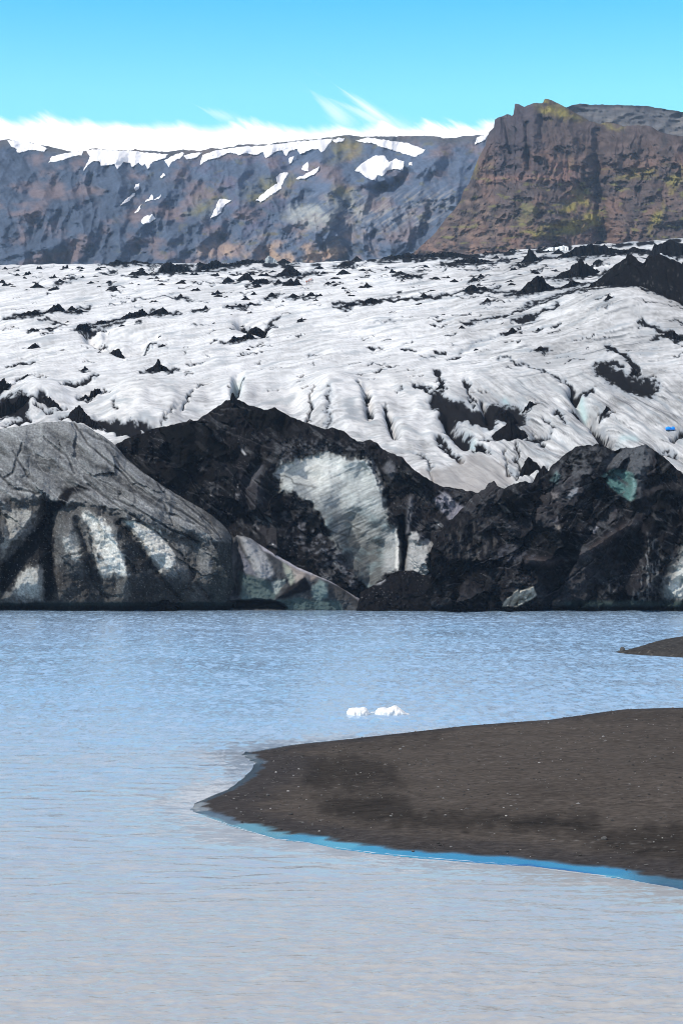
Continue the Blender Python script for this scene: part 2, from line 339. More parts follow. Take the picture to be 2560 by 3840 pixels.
def ash_lines(px, py):
    """ash bands, crevasse dirt and stain patches lying on the ice: 0..1"""
    wx = px + fbm(px / 35, py / 22, 3, 71) * 26; wy = py + fbm(px / 35, py / 22, 3, 75) * 16
    a = np.zeros(px.shape)
    def L(pts, w, s=1.0):
        nonlocal a
        a = np.maximum(a, s * gl(wx, wy, pts, w))
    L(ZE((205, 210), (225, 260), (230, 300)), 9)
    L(ZE((200, 370), (260, 420), (330, 430), (420, 470), (500, 500)), 26, 1.1)
    L(ZE((250, 420), (290, 520), (360, 580)), 26, 1.0)
    L(ZE((500, 440), (570, 430), (640, 460)), 36, 1.3)
    L(ZE((360, 260), (385, 340), (410, 400)), 9, .9)
    L(ZE((445, 360), (470, 450)), 8, .8)
    L(ZE((75, 290), (140, 310), (210, 350)), 10, .8)
    L(ZE((1150, 85), (1200, 110), (1270, 160), (1310, 210)), 11, .9)
    L(ZE((1120, 200), (1180, 240), (1260, 270), (1380, 300)), 34, .85)
    L(ZE((1140, 165), (1230, 185)), 9, .9)
    L(ZE((930, 270), (970, 330), (1060, 315)), 11, .9)
    L(ZE((970, 430), (1050, 460), (1100, 510), (1140, 600)), 14, 1.1)
    L(ZE((1080, 540), (1120, 575)), 15, 1.)
    L(ZE((740, 540), (790, 600)), 7, .7)
    L(ZE((870, 440), (910, 500)), 12, .7)
    L(ZE((800, 470), (850, 530)), 8, .6)
    L(ZE((210, 570), (270, 640), (330, 700)), 12, .75)
    L(ZE((420, 610), (490, 660)), 10, 1.)
    L(ZE((80, 665), (150, 695)), 8, .8)
    L(ZE((580, 640), (600, 760), (655, 790)), 5, .9)
    L(ZE((645, 620), (655, 780)), 5, .9)
    L(ZE((150, 700), (185, 830)), 5, .6)
    L(ZE((550, 130), (700, 170), (830, 220), (930, 280)), 6, .55)
    L(ZE((1430, 650), (1520, 650)), 12, .8)
    L(ZE((1500, 580), (1568, 540)), 10, 1.1)
    L(ZE((10, 100), (70, 100)), 4); L(ZE((205, 102), (260, 102)), 4); L(ZE((265, 127), (340, 132)), 4)
    L(Z4((0, 290), (200, 270), (400, 265), (560, 240), (760, 235), (1050, 215)), 6, .85)
    L(Z4((580, 380), (760, 345), (860, 310), (960, 280), (1100, 250)), 7, .7)
    L(Z4((800, 370), (900, 350), (1000, 310)), 9, .8)
    L(Z4((850, 300), (1000, 260), (1130, 225)), 14, .5)
    L(Z4((100, 660), (140, 700), (140, 760), (160, 800)), 7, .7)
    L(Z4((220, 750), (240, 800), (265, 870)), 7, .85)
    L(Z4((520, 520), (640, 450), (760, 420)), 6, .35)
    L(Z4((1380, 400), (1568, 450)), 10, .7)
    L(Z4((170, 380), (300, 360)), 6, .35)
    L(Z3((20, 565), (150, 552)), 4, 1.0)
    L(Z3((180, 365), (300, 385)), 6, .7)
    L(Z3((1090, 375), (1140, 395), (1200, 400), (1260, 340)), 9, .75)
    L(Z3((600, 265), (760, 255), (880, 275)), 4, .6)
    L(Z3((410, 430), (445, 470), (480, 480)), 6, .8)
    L(Z3((290, 660), (380, 640), (440, 605)), 8, .85)
    L(Z3((870, 680), (845, 740), (820, 770)), 5, .75)
    L(Z3((930, 640), (890, 660)), 5, .6)
    L(Z3((1095, 620), (1075, 690)), 7, .95)
    L(Z3((1410, 690), (1395, 820)), 5, .75)
    L(Z3((1490, 720), (1480, 850)), 16, .45)
    L(Z3((0, 740), (100, 760)), 30, 1.)
    L(Z3((30, 820), (130, 800)), 12, .8)
    L(Z3((170, 765), (230, 780)), 6, .9)
    L(Z3((380, 800), (480, 830), (560, 850), (620, 860)), 18, 1.0)
    L(Z3((560, 840), (680, 855)), 14, .8)
    L(Z3((515, 740), (525, 780)), 7, .6)
    L(Z3((730, 850), (760, 810), (800, 770)), 5, .5)
    for k in range(300):
        yy = 1000 + 470 * (k / 300.) ** 1.7; xx = _r2.uniform(-100, 2700)
        ln = _r2.uniform(10, 70)
        L([(xx, yy), (xx + ln, yy - ln * .1)], _r2.uniform(1.2, 3.), _r2.uniform(.4, 1))
    rs_ = random.Random(12)
    for nm_, p_, _l, _c in HEAPS:
        (ax, ay), (bx, by) = p_[0], p_[-1]; w_ = bx - ax
        if 'hikers beside' in _l or 'beside the hikers' in _l: continue
        L([(ax - .15 * w_, ay + 3), (bx, by + 3), (bx + rs_.uniform(.1, .5) * w_, by + 3 - .08 * w_)], min(4 + .03 * w_, 9), .62)
        L([(ax + .1 * w_, ay + 7), (ax + .6 * w_, (ay + by) / 2 + 8)], min(3 + .03 * w_, 8), .5)
    sk_ = skyline(px)
    a = np.maximum(a, 1.1 * sm(-.1, .25, fbm(px / 90, px * 0, 3, 99)) * np.exp(-((py - sk_ - 9) / 9) ** 2) * sm(450, 900, px))
    a = np.maximum(a, .9 * sm(.12, .4, fbm(px / 120, py / 9, 4, 95)) * np.exp(-((py - sk_ - 35) / 40) ** 2) * sm(350, 1000, px))
    return a
_r2 = random.Random(3)

al = ash_lines(PX, PY)
low = sm(1330, 1520, PY)                       # frontal, steeper part
rt = sm(1500, 1950, PX)
# surface relief in metres
u1, v1 = rot(PX, PY, -9); u2, v2 = rot(PX, PY, 33); u3, v3 = rot(PX, PY + 40 * np.sin(PX / 170.), -8)
dz = 1.6 * fbm(u1 / 260, v1 / 60, 4, 21) * (1 - low) * sm(0, .25, gy)[:, None] + .08 * fbm(u1 / 60, v1 / 12, 3, 25) * (1 - low)
dz += low * rt * (1.7 * fbm(u2 / 220, v2 / 70, 3, 31) + .08 * ridg(u2 / 120, v2 / 16, 3, 35))
dz += low * (1 - rt) * (2.4 * fbm(PX / 190, PY / 120, 3, 41) + .05 * ridg(u3 / 120, v3 / 26, 3, 43) * sm(1000, 1250, PX))
dz -= .8 * np.clip(al, 0, 1) * (.3 + low)
dz += 5.5 * np.exp(-((PX - 2330) / 210) ** 2 - ((PY - 1160) / 75) ** 2)
dz += 2.5 * np.exp(-((PX - 560) / 120) ** 2 - ((PY - 1500) / 60) ** 2) + 2.0 * np.exp(-((PX - 150) / 130) ** 2 - ((PY - 1480) / 40) ** 2)
dz += 2.5 * np.exp(-((PX - 1260) / 120) ** 2 - ((PY - 1480) / 80) ** 2)
dz -= 3.0 * gl(PX, PY, Z3((410, 430), (470, 470), (560, 490), (640, 480)), 22) + 1.6 * gl(PX, PY, Z3((480, 420), (700, 440)), 14)
dz -= 2.6 * gl(PX, PY, Z3((1090, 375), (1190, 400)), 22)
dz -= 3.5 * gl(PX, PY, Z3((1075, 620), (1065, 700)), 16)
dz -= 3.0 * gl(PX, PY, ZE((960, 330), (1080, 480), (1160, 640)), 22) + 2.5 * gl(PX, PY, ZE((270, 470), (360, 590)), 24)
dz -= 2. * gl(PX, PY, ZE((455, 380), (490, 470)), 14) + 2. * gl(PX, PY, Z4((235, 790), (270, 880)), 14) + 1.6 * gl(PX, PY, Z4((135, 680), (150, 800)), 16)
# small hummocks far up the ice
far = 1 - sm(1010, 1110, PY)
dz += far * sm(0, .06, gy)[:, None] * (1.1 * fbm(PX / 90, GYv / 60., 3, 51) + 1.2 * sm(1700, 2300, PX) * ridg(PX / 110, GYv / 45, 3, 53))
Z = Z + dz
# colours: white bare ice with grey melt streaks, then ash
warp = fbm(PX / 120, PY / 70, 3, 61) * 30
s1 = fbm((u1 + warp) / 170, (v1 + warp * .25) / 6.5, 4, 63)
s2 = fbm((u2 + warp) / 170, (v2 + warp * .4) / 9, 4, 65)
s3 = fbm((u3 + warp) / 150, (v3 + warp * .3) / 8, 4, 67)
s3 = .55 * s1 + .6 * s3
st = s1 * (1 - low) + low * (rt * s2 + (1 - rt) * s3)
st2 = ridg(u1 / 70, v1 / 5.5, 3, 68) * (1 - low) + low * (rt * ridg(u2 / 80, v2 / 7, 3, 69) + (1 - rt) * ridg(u3 / 60, v3 / 9, 3, 70))
big = fbm(PX / 300, PY / 110, 3, 73)
tone = .69 + .32 * st + .12 * big + .05 * fbm(u1 / 16, v1 / 3.2, 2, 98) * (1 - low)
tone -= .13 * sm(.3, .85, st2) + rt * (.07 + .07 * low)
tone -= .16 * rt * sm(-.2, .5, fbm(u1 / 200, v1 / 45, 3, 77)) * (1 - sm(1500, 1650, PY))
tone -= low * .10 * (1 - sm(-.1, .3, fbm(PX / 140, PY / 90, 3, 79)))
tone -= .12 * np.exp(-((PX - 2350) / 250) ** 2 - ((PY - 1270) / 90) ** 2) * (1 + st)
tone -= low * .16 * sm(1480, 1640, PY) * (1 - rt) * sm(-.3, .3, fbm(PX / 90, PY / 60, 3, 97))
tone = np.clip(tone, .2, .86)
C = tone[..., None] * np.array((.985, .99, .985))
C = mix(C, (.66, .63, .585), low * .55 * sm(-.1, .4, fbm(PX / 200, PY / 120, 3, 81)) * sm(.5, .75, tone))
C = mix(C, (.33, .365, .39), .75 * sm(.12, .5, fbm(u1 / 160, v1 / 16, 4, 83)) * (1 - low))
C = mix(C, (.29, .32, .34), low * rt * .85 * sm(.0, .4, fbm(u2 / 150, v2 / 22, 4, 85)))
C = mix(C, (.07, .075, .08), low * rt * .8 * sm(.30, .55, fbm(u2 / 90, v2 / 13, 4, 88)))
C = mix(C, (.33, .36, .38), low * (1 - rt) * .75 * sm(.05, .42, fbm(u3 / 110, v3 / 26, 5, 86)))
C = mix(C, (.36, .37, .375), .7 * sm(.0, .45, fbm(u1 / 330, v1 / 60, 4, 96)) * (.35 + .65 * rt) * (1 - .5 * low))
swp = sm(.24, .5, fbm((u2 + warp) / 330, v2 / 15, 4, 92)) * rt * low + sm(.26, .5, fbm((u1 + warp) / 360, v1 / 10, 4, 93)) * (1 - low) * sm(1000, 1700, PX)
C = mix(C, (.13, .14, .15), np.clip(swp, 0, 1) * .8)
# turquoise in the crevasses
tq = np.maximum(gl(PX, PY, Z3((1080, 625), (1070, 690)), 14), gl(PX, PY, ZE((360, 560), (410, 620)), 16))
tq = np.maximum(tq, gl(PX, PY, ZE((1000, 350), (1020, 400)), 12)); tq = np.maximum(tq, gl(PX, PY, ZE((580, 360), (600, 390)), 10))
tq = np.maximum(tq, gl(PX, PY, ZE((1230, 590), (1300, 590)), 14) * .7)
C = mix(C, (.40, .56, .57), tq * .8)
# ash stains, ragged with grain
gr = fbm(PX / 16, PY / 7, 4, 87)
am = sm(.34, .54, al + .42 * gr)
C = mix(C, (.29, .32, .35), .8 * sm(.04, .42, al + .25 * st))
C = mix(C, ASH * 1.25, np.clip(am, 0, 1) * .995)
fleck = sm(.42, .55, fbm(u1 / 24, v1 / 5, 3, 89)) * (1 - low) * sm(-.1, .3, fbm(PX / 250, PY / 60, 2, 91))
C = mix(C, (.12, .13, .14), fleck * .65 * (1 - am))
# brownish dirty rim just above the front ridges
C = mix(C, (.30, .28, .265), soft(PX, PY, ZE((100, 770), (230, 780), (330, 690), (420, 670), (560, 720), (640, 800), (560, 860), (400, 900), (100, 900)), 10, 14) * .6)
# continue the sheet behind the skyline, dropping away
nb = 14
bk = np.arange(1, nb + 1)[:, None] * 45.
Xb = np.broadcast_to(X[0], (nb, len(gx))) * (1 + bk / 1010); Yb = Yw[0][None] + bk
Zb = Z[0][None] - bk * .05 - (bk / 45 > 10) * 60
gX = np.vstack([Xb[::-1], X]); gY_ = np.vstack([Yb[::-1], Yw]); gZ = np.vstack([Zb[::-1], Z])
gC = np.vstack([np.broadcast_to(C[0], (nb,) + C[0].shape), C])
tag(grid_obj('glacier', gX, gY_, gZ, M_ICE, gC), kind='structure')

def on_ice(px, py):
    """point of the finished ice sheet near layout coordinate (px, py)"""
    j = int(np.clip(round((px - gx[0]) / 3.6), 0, len(gx) - 1))
    i = int(np.clip(np.searchsorted(PY[:, j], py), 1, len(gy) - 2))
    return Vector((X[i, j], Yw[i, j], Z[i, j]))

def slope_at(px, py):
    a = on_ice(px, py + 12); b = on_ice(px, py - 6)
    return float(np.clip((b.z - a.z) / max(b.y - a.y, .5), -.05, .35))

# ------------------------------------------------------------------ front ice masses (relief with back)
WL = 2289.0
def relief_grid(px0, px1, step, topf, nr, bot=WL + 6, jitter=3.0, jseed=1, js=28):
    cx = np.arange(px0, px1 + .1, step)
    tp = topf(cx) + jitter * fbm(cx / js, cx * 0, 4, jseed) * 1.6
    tp = np.minimum(tp, bot - 2)
    t = np.linspace(0, 1, nr)
    PXX = np.broadcast_to(cx, (nr, len(cx))).copy()
    PYY = tp[None] + t[:, None] * (bot - tp[None])
    return cx, tp, PXX, PYY

def facets(px, py, n, deg, aniso, seed, slope=.02, warp=16, box=None):
    """broken angular blocks: nearest-seed cells, each a tilted plane with its own random tone, painted in where facet shading is faint; returns depth, tone, edge"""
    r = np.random.RandomState(seed)
    x0, x1, y0, y1 = box or (px.min(), px.max(), py.min(), py.max())
    wx = px + warp * fbm(px / 45, py / 45, 4, seed); wy = py + warp * fbm(px / 45, py / 45, 4, seed + 9)
    a = math.radians(deg); ca, sa = math.cos(a), math.sin(a)
    b1 = np.full(px.shape, 1e9); b2 = b1.copy(); dp = np.zeros(px.shape); tn = dp.copy()
    for _ in range(n):
        cx_, cy_ = r.uniform(x0, x1), r.uniform(y0, y1)
        u = (wx - cx_) * ca + (wy - cy_) * sa; v = (-(wx - cx_) * sa + (wy - cy_) * ca) * aniso
        d = np.hypot(u, v) * r.uniform(.75, 1.35)
        g1, g2, t = r.normal(0, slope), r.normal(0, slope), r.normal(0, 1)
        m = d < b1
        b2 = np.where(m, b1, np.minimum(b2, d)); b1 = np.where(m, d, b1)
        dp = np.where(m, (wx - cx_) * g1 + (wy - cy_) * g2 + .5 * t, dp); tn = np.where(m, t, tn)
    return dp, tn, np.exp(-((b2 - b1) / 7.) ** 2)

def creases(px, py, n, box, deg, spread, ln, seed, w=3.0):
    """field of many short wandering cracks"""
    r = np.random.RandomState(seed); out = np.zeros(px.shape)
    for _ in range(n):
        x, y = r.uniform(box[0], box[1]), r.uniform(box[2], box[3]); a = math.radians(r.normal(deg, spread)); L_ = r.uniform(*ln)
        pts = [(x, y)]
        for k in range(4):
            a += r.normal(0, .22); x += math.cos(a) * L_ / 4; y += math.sin(a) * L_ / 4; pts.append((x, y))
        xs_ = [p[0] for p in pts]; ys__ = [p[1] for p in pts]
        sel = (px > min(xs_) - 20) & (px < max(xs_) + 20) & (py > min(ys__) - 20) & (py < max(ys__) + 20)
        if not sel.any(): continue
        jx = px[sel]; jy = py[sel]
        d = seg(jx, jy + 4 * pn(jx / 15, jy / 15, seed), pts)
        out[sel] = np.maximum(out[sel], r.uniform(.35, 1) * np.exp(-(d / (w * r.uniform(.6, 1.4))) ** 2))
    return out

def add_back(X, Y, Z, C, n=10, dist=30., drop=24.):
    k = (np.arange(1, n + 1)[:, None] / n)
    e = 1 - (1 - np.minimum(k * 1., 1)) ** 1.6
    Xb = np.broadcast_to(X[0], (n, X.shape[1])); Yb = Y[0][None] + k * dist; Zb = Z[0][None] - drop * k ** 1.25
    Cb = np.broadcast_to(C[0], (n,) + C[0].shape)
    return np.vstack([Xb[::-1], X]), np.vstack([Yb[::-1], Y]), np.vstack([Zb[::-1], Z]), np.vstack([Cb[::-1], C])

def padmap(m, n=10): return np.vstack([np.broadcast_to(m[0], (n, m.shape[1])), m])

def poly_top(pts):
    xs = [p[0] for p in pts]; ys = [p[1] for p in pts]
    return lambda x: np.interp(x, xs, ys)

def specks(px, py, lo=.42, hi=.6, s=7, seed=0, ang=25):
    u, v = rot(px, py, ang)
    return sm(lo, hi, fbm(u / (s * 1.6), v / s, 3, seed)) * sm(-.15, .45, fbm(px / 130, py / 90, 3, seed + 7))

# ---- grey bulging ice mass on the left
topA = poly_top([(-420, 1640)] + D_((-60, 995), (0, 985), (40, 980), (90, 971), (150, 967), (190, 974), (240, 1003), (265, 1022), (290, 1052), (330, 1086), (370, 1112), (400, 1132), (440, 1155), (470, 1172), (490, 1186), (510, 1203), (525, 1220), (534, 1236), (538, 1265), (543, 1330), (546, 1400)))
cx, tp, px, py = relief_grid(-420, 892, 2.5, topA, 270, jitter=2.0, jseed=5)
hm = (WL - py) * .0405                                     # height above the water, about
dep = 279 + np.interp(hm, [-1, 0, 1.2, 4, 12, 15, 20, 26, 30], [281 - 279, 2.6, 1.2, 0, 2.5, 6, 15, 28, 38])
tdist = np.clip(py - tp[None], 0, 400)
dep += 9 * np.exp(-tdist / 45.) * sm(200, 420, px)
dep += 4.0 * fbm(px / 260, py / 260, 3, 101) + 1.5 * fbm(px / 70, py / 90, 4, 103) + .35 * fbm(px / 18, py / 22, 3, 104)
ribs = [ZA((640, 20), (760, 130), (880, 300), (930, 520), (900, 690)), ZA((930, 80), (1080, 200), (1220, 360), (1280, 440)),
        ZA((480, 200), (560, 300), (600, 420)), ZA((120, 620), (220, 470), (260, 560))]
for r, w, a in zip(ribs, (44, 50, 32, 40), (3.2, 3.0, 1.6, 2.4)): dep -= a * tent(px + 7 * fbm(px / 30, py / 40, 3, 102), py, r, w)
gul = [(ZA((370, 40), (380, 250), (370, 620)), 26, 4.0), (ZA((350, 120), (200, 300), (60, 470), (0, 560)), 36, 3.2), (ZA((560, 90), (600, 250), (700, 420), (740, 540)), 9, 1.1),
       (ZA((870, 110), (1010, 250), (1150, 470)), 12, 1.5), (ZA((1150, 470), (1250, 590), (1340, 690)), 6, .7), (ZA((1390, 400), (1440, 540), (1540, 660)), 8, .7),
       (ZA((0, 60), (50, 90), (70, 200)), 12, 1.), (ZA((640, 400), (700, 570), (800, 680)), 6, .6), (ZA((660, 150), (690, 330), (700, 440)), 6, .6)]
crk = np.zeros(px.shape)
for r, w, a in gul:
    g_ = tent(px + 8 * fbm(px / 25, py / 25, 4, 105), py, r, w); dep += 1.25 * a * g_
# thin cracks that run down the upper shell
shell = [Z5((330, 90), (400, 200), (520, 300), (620, 400)), Z5((360, 130), (500, 200), (620, 300), (780, 420), (900, 520), (1000, 630)), Z5((480, 210), (560, 320), (700, 440), (850, 520), (960, 600)),
         Z5((380, 345), (470, 430), (600, 480), (760, 580), (900, 640)), Z5((400, 380), (520, 470), (700, 590), (840, 720)), Z5((60, 230), (130, 350)), Z5((100, 200), (60, 330), (20, 350)),
         Z5((200, 170), (300, 250), (340, 330)), Z5((600, 380), (740, 470), (760, 510), (880, 560)), Z5((0, 340), (60, 400), (180, 420)), Z5((880, 480), (950, 560), (1000, 630)), Z5((540, 240), (700, 360), (760, 450))]
for r in shell: crk = np.maximum(crk, gl(px + 6 * fbm(px / 40, py / 40, 3, 107), py + 6 * fbm(px / 40, py / 40, 3, 108), r, 4.5))
dep += .7 * crk
fd, ft, fe = facets(px, py, 46, 40, 1.9, 801, .011, 18)
ck2 = np.maximum(.6 * creases(px, py, 40, (150, 900, 1600, 2080), 38, 6, (120, 420), 803, 2.2), .7 * creases(px, py, 22, (-300, 420, 1600, 1900), 35, 25, (60, 240), 805, 2.2))
ck3 = creases(px, py, 36, (-300, 880, 1900, 2270), 66, 22, (50, 220), 807, 2.4)
dep += .5 * fd + .12 * ck2 + .15 * ck3
uA, vA = rot(px, py, 36)
foliA = fbm(uA / 130, vA / 10, 4, 111)
up = soft(px, py, Z5((-600, 60), (350, 60), (700, 330), (1040, 620), (1000, 650), (900, 620), (760, 590), (640, 530), (500, 500), (400, 470), (300, 470), (180, 440), (0, 470), (-600, 500)), 22, 22)
upd = sdf(px, py, Z5((-600, 60), (350, 60), (700, 330), (1040, 620), (1000, 650), (900, 620), (760, 590), (640, 530), (500, 500), (400, 470), (300, 470), (180, 440), (0, 470), (-600, 500)))
dep -= 2.2 * up * np.exp(-np.clip(upd, 0, 999) / 70) * sm(0, 60, py - tp[None])
fold = ridg(uA / 520 + .12 * fbm(px / 120, py / 120, 2, 114), vA / 62, 2, 116)
dep -= 1.5 * fold * up * sm(0, 40, py - tp[None])
dep += .35 * foliA * up
dep += 3.5 * soft(px, py, Z5((1000, 650), (1060, 630), (1080, 700), (1075, 850), (1010, 925), (960, 915), (940, 840), (965, 730)), 12) * 0 + 2.6 * sm(850, 890, px)
lay = fbm(px / 220 + .2 * fbm(px / 90, py / 90, 2, 113), (py + .22 * px) / 13, 3, 115)
dep += .22 * lay * (1 - up)
foliA = foliA * sm(200, 560, px + .5 * (py - 1700)) + fbm(px / 40, (py - .25 * px) / 16, 4, 112) * (1 - sm(200, 560, px + .5 * (py - 1700)))
gcol = .115 + .10 * foliA + .09 * fbm(px / 90, py / 60, 5, 117) - .03 * sm(.1, .5, fbm(px / 50, py / 35, 4, 118))
C = (np.clip(gcol, .02, .4) * np.exp(.16 * ft))[..., None] * np.array((.97, 1.0, 1.0))
C = mix(C, (.205, .215, .22), up * .65 * sm(.35, .85, fold))  # fold crests painted paler, as if catching light
C = mix(C, (.045, .047, .05), up * .7 * sm(.0, -.6, fold))  # shade of the fold grooves put into the colour
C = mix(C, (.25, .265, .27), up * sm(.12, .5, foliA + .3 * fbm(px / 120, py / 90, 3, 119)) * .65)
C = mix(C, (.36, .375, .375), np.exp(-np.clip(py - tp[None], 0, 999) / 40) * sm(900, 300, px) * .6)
C = mix(C, (.066, .065, .063), (1 - up) * .9 * sm(-.35, .2, fbm(px / 70, py / 110, 4, 121)))
liteA = [ZA((610, 30), (700, 60), (790, 120), (860, 260), (930, 400), (950, 510), (870, 530), (840, 470), (770, 420), (720, 330), (680, 240), (650, 130), (590, 80)),
         ZA((920, 85), (1040, 110), (1180, 180), (1280, 330), (1290, 420), (1160, 480), (1110, 400), (1030, 270), (960, 170)),
         ZA((480, 220), (570, 200), (600, 300), (640, 370), (560, 400), (470, 300)),
         ZA((190, 450), (330, 450), (320, 560), (330, 690), (130, 650), (100, 580)),
         ZA((870, 540), (940, 530), (960, 680), (840, 690)), ZA((60, 40), (200, 0), (260, 60), (150, 200), (60, 300), (0, 390), (40, 200)),
         ZA((690, 330), (760, 400), (850, 500), (740, 550), (700, 430))]
for k, pl in enumerate(liteA[:4]):
    C = mix(C, (.20, .20, .19), .7 * soft(px, py, pl, 30, 26, 40, 180 + k))
for k, pl in enumerate(liteA):
    m = soft(px, py, pl, 6, 20, 22, 123 + k) * np.clip(.85 + .5 * fbm(px / 22, py / 14, 4, 160 + k), 0, 1)
    C = mix(C, np.array((.58, .585, .55)) * (1, .95, .62, .62, .5, .5, .75)[k], m * (.88 + .2 * lay))
darkA = [ZA((340, 60), (390, 40), (400, 300), (400, 680), (330, 690), (320, 420), (210, 430), (140, 500), (90, 620), (0, 640), (0, 430), (120, 330), (230, 190)),
         ZA((870, 110), (960, 180), (1040, 290), (1150, 460), (940, 500), (930, 380), (880, 260), (850, 160)),
         ZA((600, 260), (660, 330), (690, 440), (740, 540), (680, 560), (640, 480), (590, 380)),
         ZA((940, 510), (1150, 470), (1270, 610), (1000, 680), (960, 620)), ZA((440, 400), (640, 370), (660, 480), (680, 580), (430, 600)), ]
for k, pl in enumerate(darkA):
    C = mix(C, np.array((.013, .013, .0135)) * (1, 1.25, 1.1, 1.9, 2.2)[k], soft(px, py, pl, 7, 18, 22, 140 + k) * (.95, .85, .85, .8, .55)[k])
lowb = sm(2140, 2175, py + 10 * fbm(px / 90, py * 0, 3, 151) - .05 * (px - 400)) * sm(100, 260, px)
C = mix(C, (.035, .033, .031), lowb * .75)
C = mix(C, ASH * 1.1, soft(px, py, Z5((190, 455), (260, 450), (300, 400), (365, 372), (420, 410), (330, 420), (280, 500), (220, 510)), 8, 12))
C = mix(C, np.array((.030, .033, .032)) * (1 + .8 * fbm((px + .35 * py) / 7, py / 60, 3, 161))[..., None], soft(px, py, Z5((1000, 650), (1060, 630), (1085, 700), (1080, 860), (1010, 930), (955, 915), (940, 840), (965, 730)), 7, 10) * .9)
C = mix(C, (.36, .37, .37), .7 * np.clip(np.roll(ck2, 2, axis=0) - ck2, 0, 1) * up)  # pale lower lip along each crack, a lit edge put into the colour
C = mix(C, (.014, .015, .016), np.clip(.32 * ck2 * up + .3 * ck3 * (1 - up), 0, 1))
C = mix(C, (.34, .35, .35), .55 * np.clip(np.roll(crk, 3, axis=0) - crk, 0, 1) * up)  # painted lit edge below the long shell cracks
C = mix(C, (.012, .013, .014), np.clip(crk * (.6 + .6 * fbm(px / 60, py / 60, 3, 153)), 0, 1))
C = mix(C, ASH * 1.2, soft(px, py, Z5((330, 240), (480, 300), (540, 360), (700, 450), (740, 500), (640, 440), (480, 340)), 14, 18) * .75)
C = mix(C, (.016, .023, .023), sm(2252, 2264, py + 4 * fbm(px / 60, px * 0, 3, 155)))
C = mix(C, (.007, .008, .008), sm(2266, 2276, py) * .9)
C = C * (1 + .55 * fbm(px / 6, py / 6, 2, 157))[..., None]
C = mix(C, (.30, .31, .31), (1 - up) * .5 * sm(.38, .6, fbm(px / 7, py / 6, 2, 158)) * sm(2262, 2240, py))
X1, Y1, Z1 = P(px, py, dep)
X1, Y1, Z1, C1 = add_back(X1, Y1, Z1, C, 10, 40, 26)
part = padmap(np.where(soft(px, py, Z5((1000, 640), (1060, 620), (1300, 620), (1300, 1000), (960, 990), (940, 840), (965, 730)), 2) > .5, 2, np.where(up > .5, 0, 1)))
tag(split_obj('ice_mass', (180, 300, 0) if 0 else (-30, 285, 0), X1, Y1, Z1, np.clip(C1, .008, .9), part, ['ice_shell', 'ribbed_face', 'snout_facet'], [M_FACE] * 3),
    'rounded grey ice mass with ribbed ash streaked face above the water', 'ice cliff')

# ---- low tapering snout right of it
topS = poly_top(D_((528, 1250), (536, 1236), (545, 1229), (560, 1231), (575, 1236), (620, 1266), (680, 1301), (760, 1336), (810, 1366), (850, 1390), (862, 1402)))
cx, tp, px, py = relief_grid(862, 1405, 2.3, topS, 130, jitter=1.5, jseed=9)
hm = (WL - py) * .0405
dep = 281 + np.interp(hm, [-1, 0, 2, 6, 10], [0, 0, .5, 2.0, 6]) + .012 * (px - 880) * 0
dep += 3.0 * np.exp(-np.clip(py - tp[None], 0, 400) / 14.)
dep += 1.1 * fbm(px / 70, py / 60, 4, 201) + .3 * fbm(px / 18, py / 18, 3, 203)
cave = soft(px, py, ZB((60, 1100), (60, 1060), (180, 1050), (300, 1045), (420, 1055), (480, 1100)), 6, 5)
dep += 5 * cave
dep += 2.2 * gl(px, py, ZB((160, 630), (170, 800), (150, 1000)), 12) - 1.2 * gl(px, py, ZB((200, 640), (290, 800), (330, 910)), 20) - 1.6 * gl(px, py, ZB((590, 900), (540, 960), (420, 1040)), 18) - 1.5 * gl(px, py, ZB((720, 920), (740, 1000)), 22)
C = np.broadcast_to(np.array((.05, .052, .055)), px.shape + (3,)).copy() * (1 + .7 * fbm(px / 20, py / 20, 3, 205))[..., None]
C = mix(C, (.27, .28, .29), soft(px, py, ZB((165, 630), (250, 640), (330, 730), (390, 860), (380, 905), (290, 905), (240, 800), (190, 690)), 8, 8) * .85)
C = mix(C, (.13, .135, .16), soft(px, py, ZB((170, 700), (230, 800), (290, 900), (210, 860), (180, 780)), 6, 6))
C = mix(C, (.07, .10, .098), soft(px, py, ZB((170, 850), (220, 880), (380, 930), (460, 910), (400, 1040), (180, 1050)), 10, 8) * .85)
C = mix(C, (.30, .33, .31), soft(px, py, ZB((380, 930), (460, 910), (470, 930), (410, 1010), (395, 1000)), 5, 4) * .8)
C = mix(C, (.25, .27, .23), soft(px, py, ZB((450, 790), (510, 830), (550, 890), (510, 950), (480, 900)), 7, 5) * .8)
C = mix(C, (.27, .24, .22), soft(px, py, ZB((500, 820), (640, 870), (690, 890), (620, 920), (590, 895), (540, 940)), 7, 5) * .8)
C = mix(C, ASH * 1.3, soft(px, py, ZB((405, 1045), (490, 960), (600, 895), (640, 980), (560, 1000), (500, 1020)), 5, 6))
C = mix(C, (.13, .18, .18), soft(px, py, ZB((640, 960), (700, 910), (750, 940), (750, 1020), (700, 1060), (650, 1040)), 8, 8) * .8)
C = mix(C, (.06, .09, .09), soft(px, py, ZB((420, 1045), (560, 1030), (660, 1050), (820, 1050), (850, 1110), (480, 1110)), 8, 6) * .9)
C = mix(C, (.05, .05, .05), soft(px, py, ZB((760, 930), (850, 970), (980, 1050), (840, 1050), (770, 1010)), 8, 6) * .8)
C = mix(C, (.40, .395, .43), soft(px, py, ZB((240, 620), (340, 690), (480, 780), (600, 830), (720, 870), (850, 920), (950, 1000), (1020, 1050), (960, 1060), (850, 970), (700, 900), (560, 850), (450, 790), (330, 720)), 5, 4) * .9)
C = mix(C, (.014, .016, .017), cave)  # cave recess painted near black, its shade set in the colour
C = mix(C, (.5, .5, .52), soft(px, py, ZB((105, 590), (130, 610), (155, 625), (130, 630)), 4) * .9)
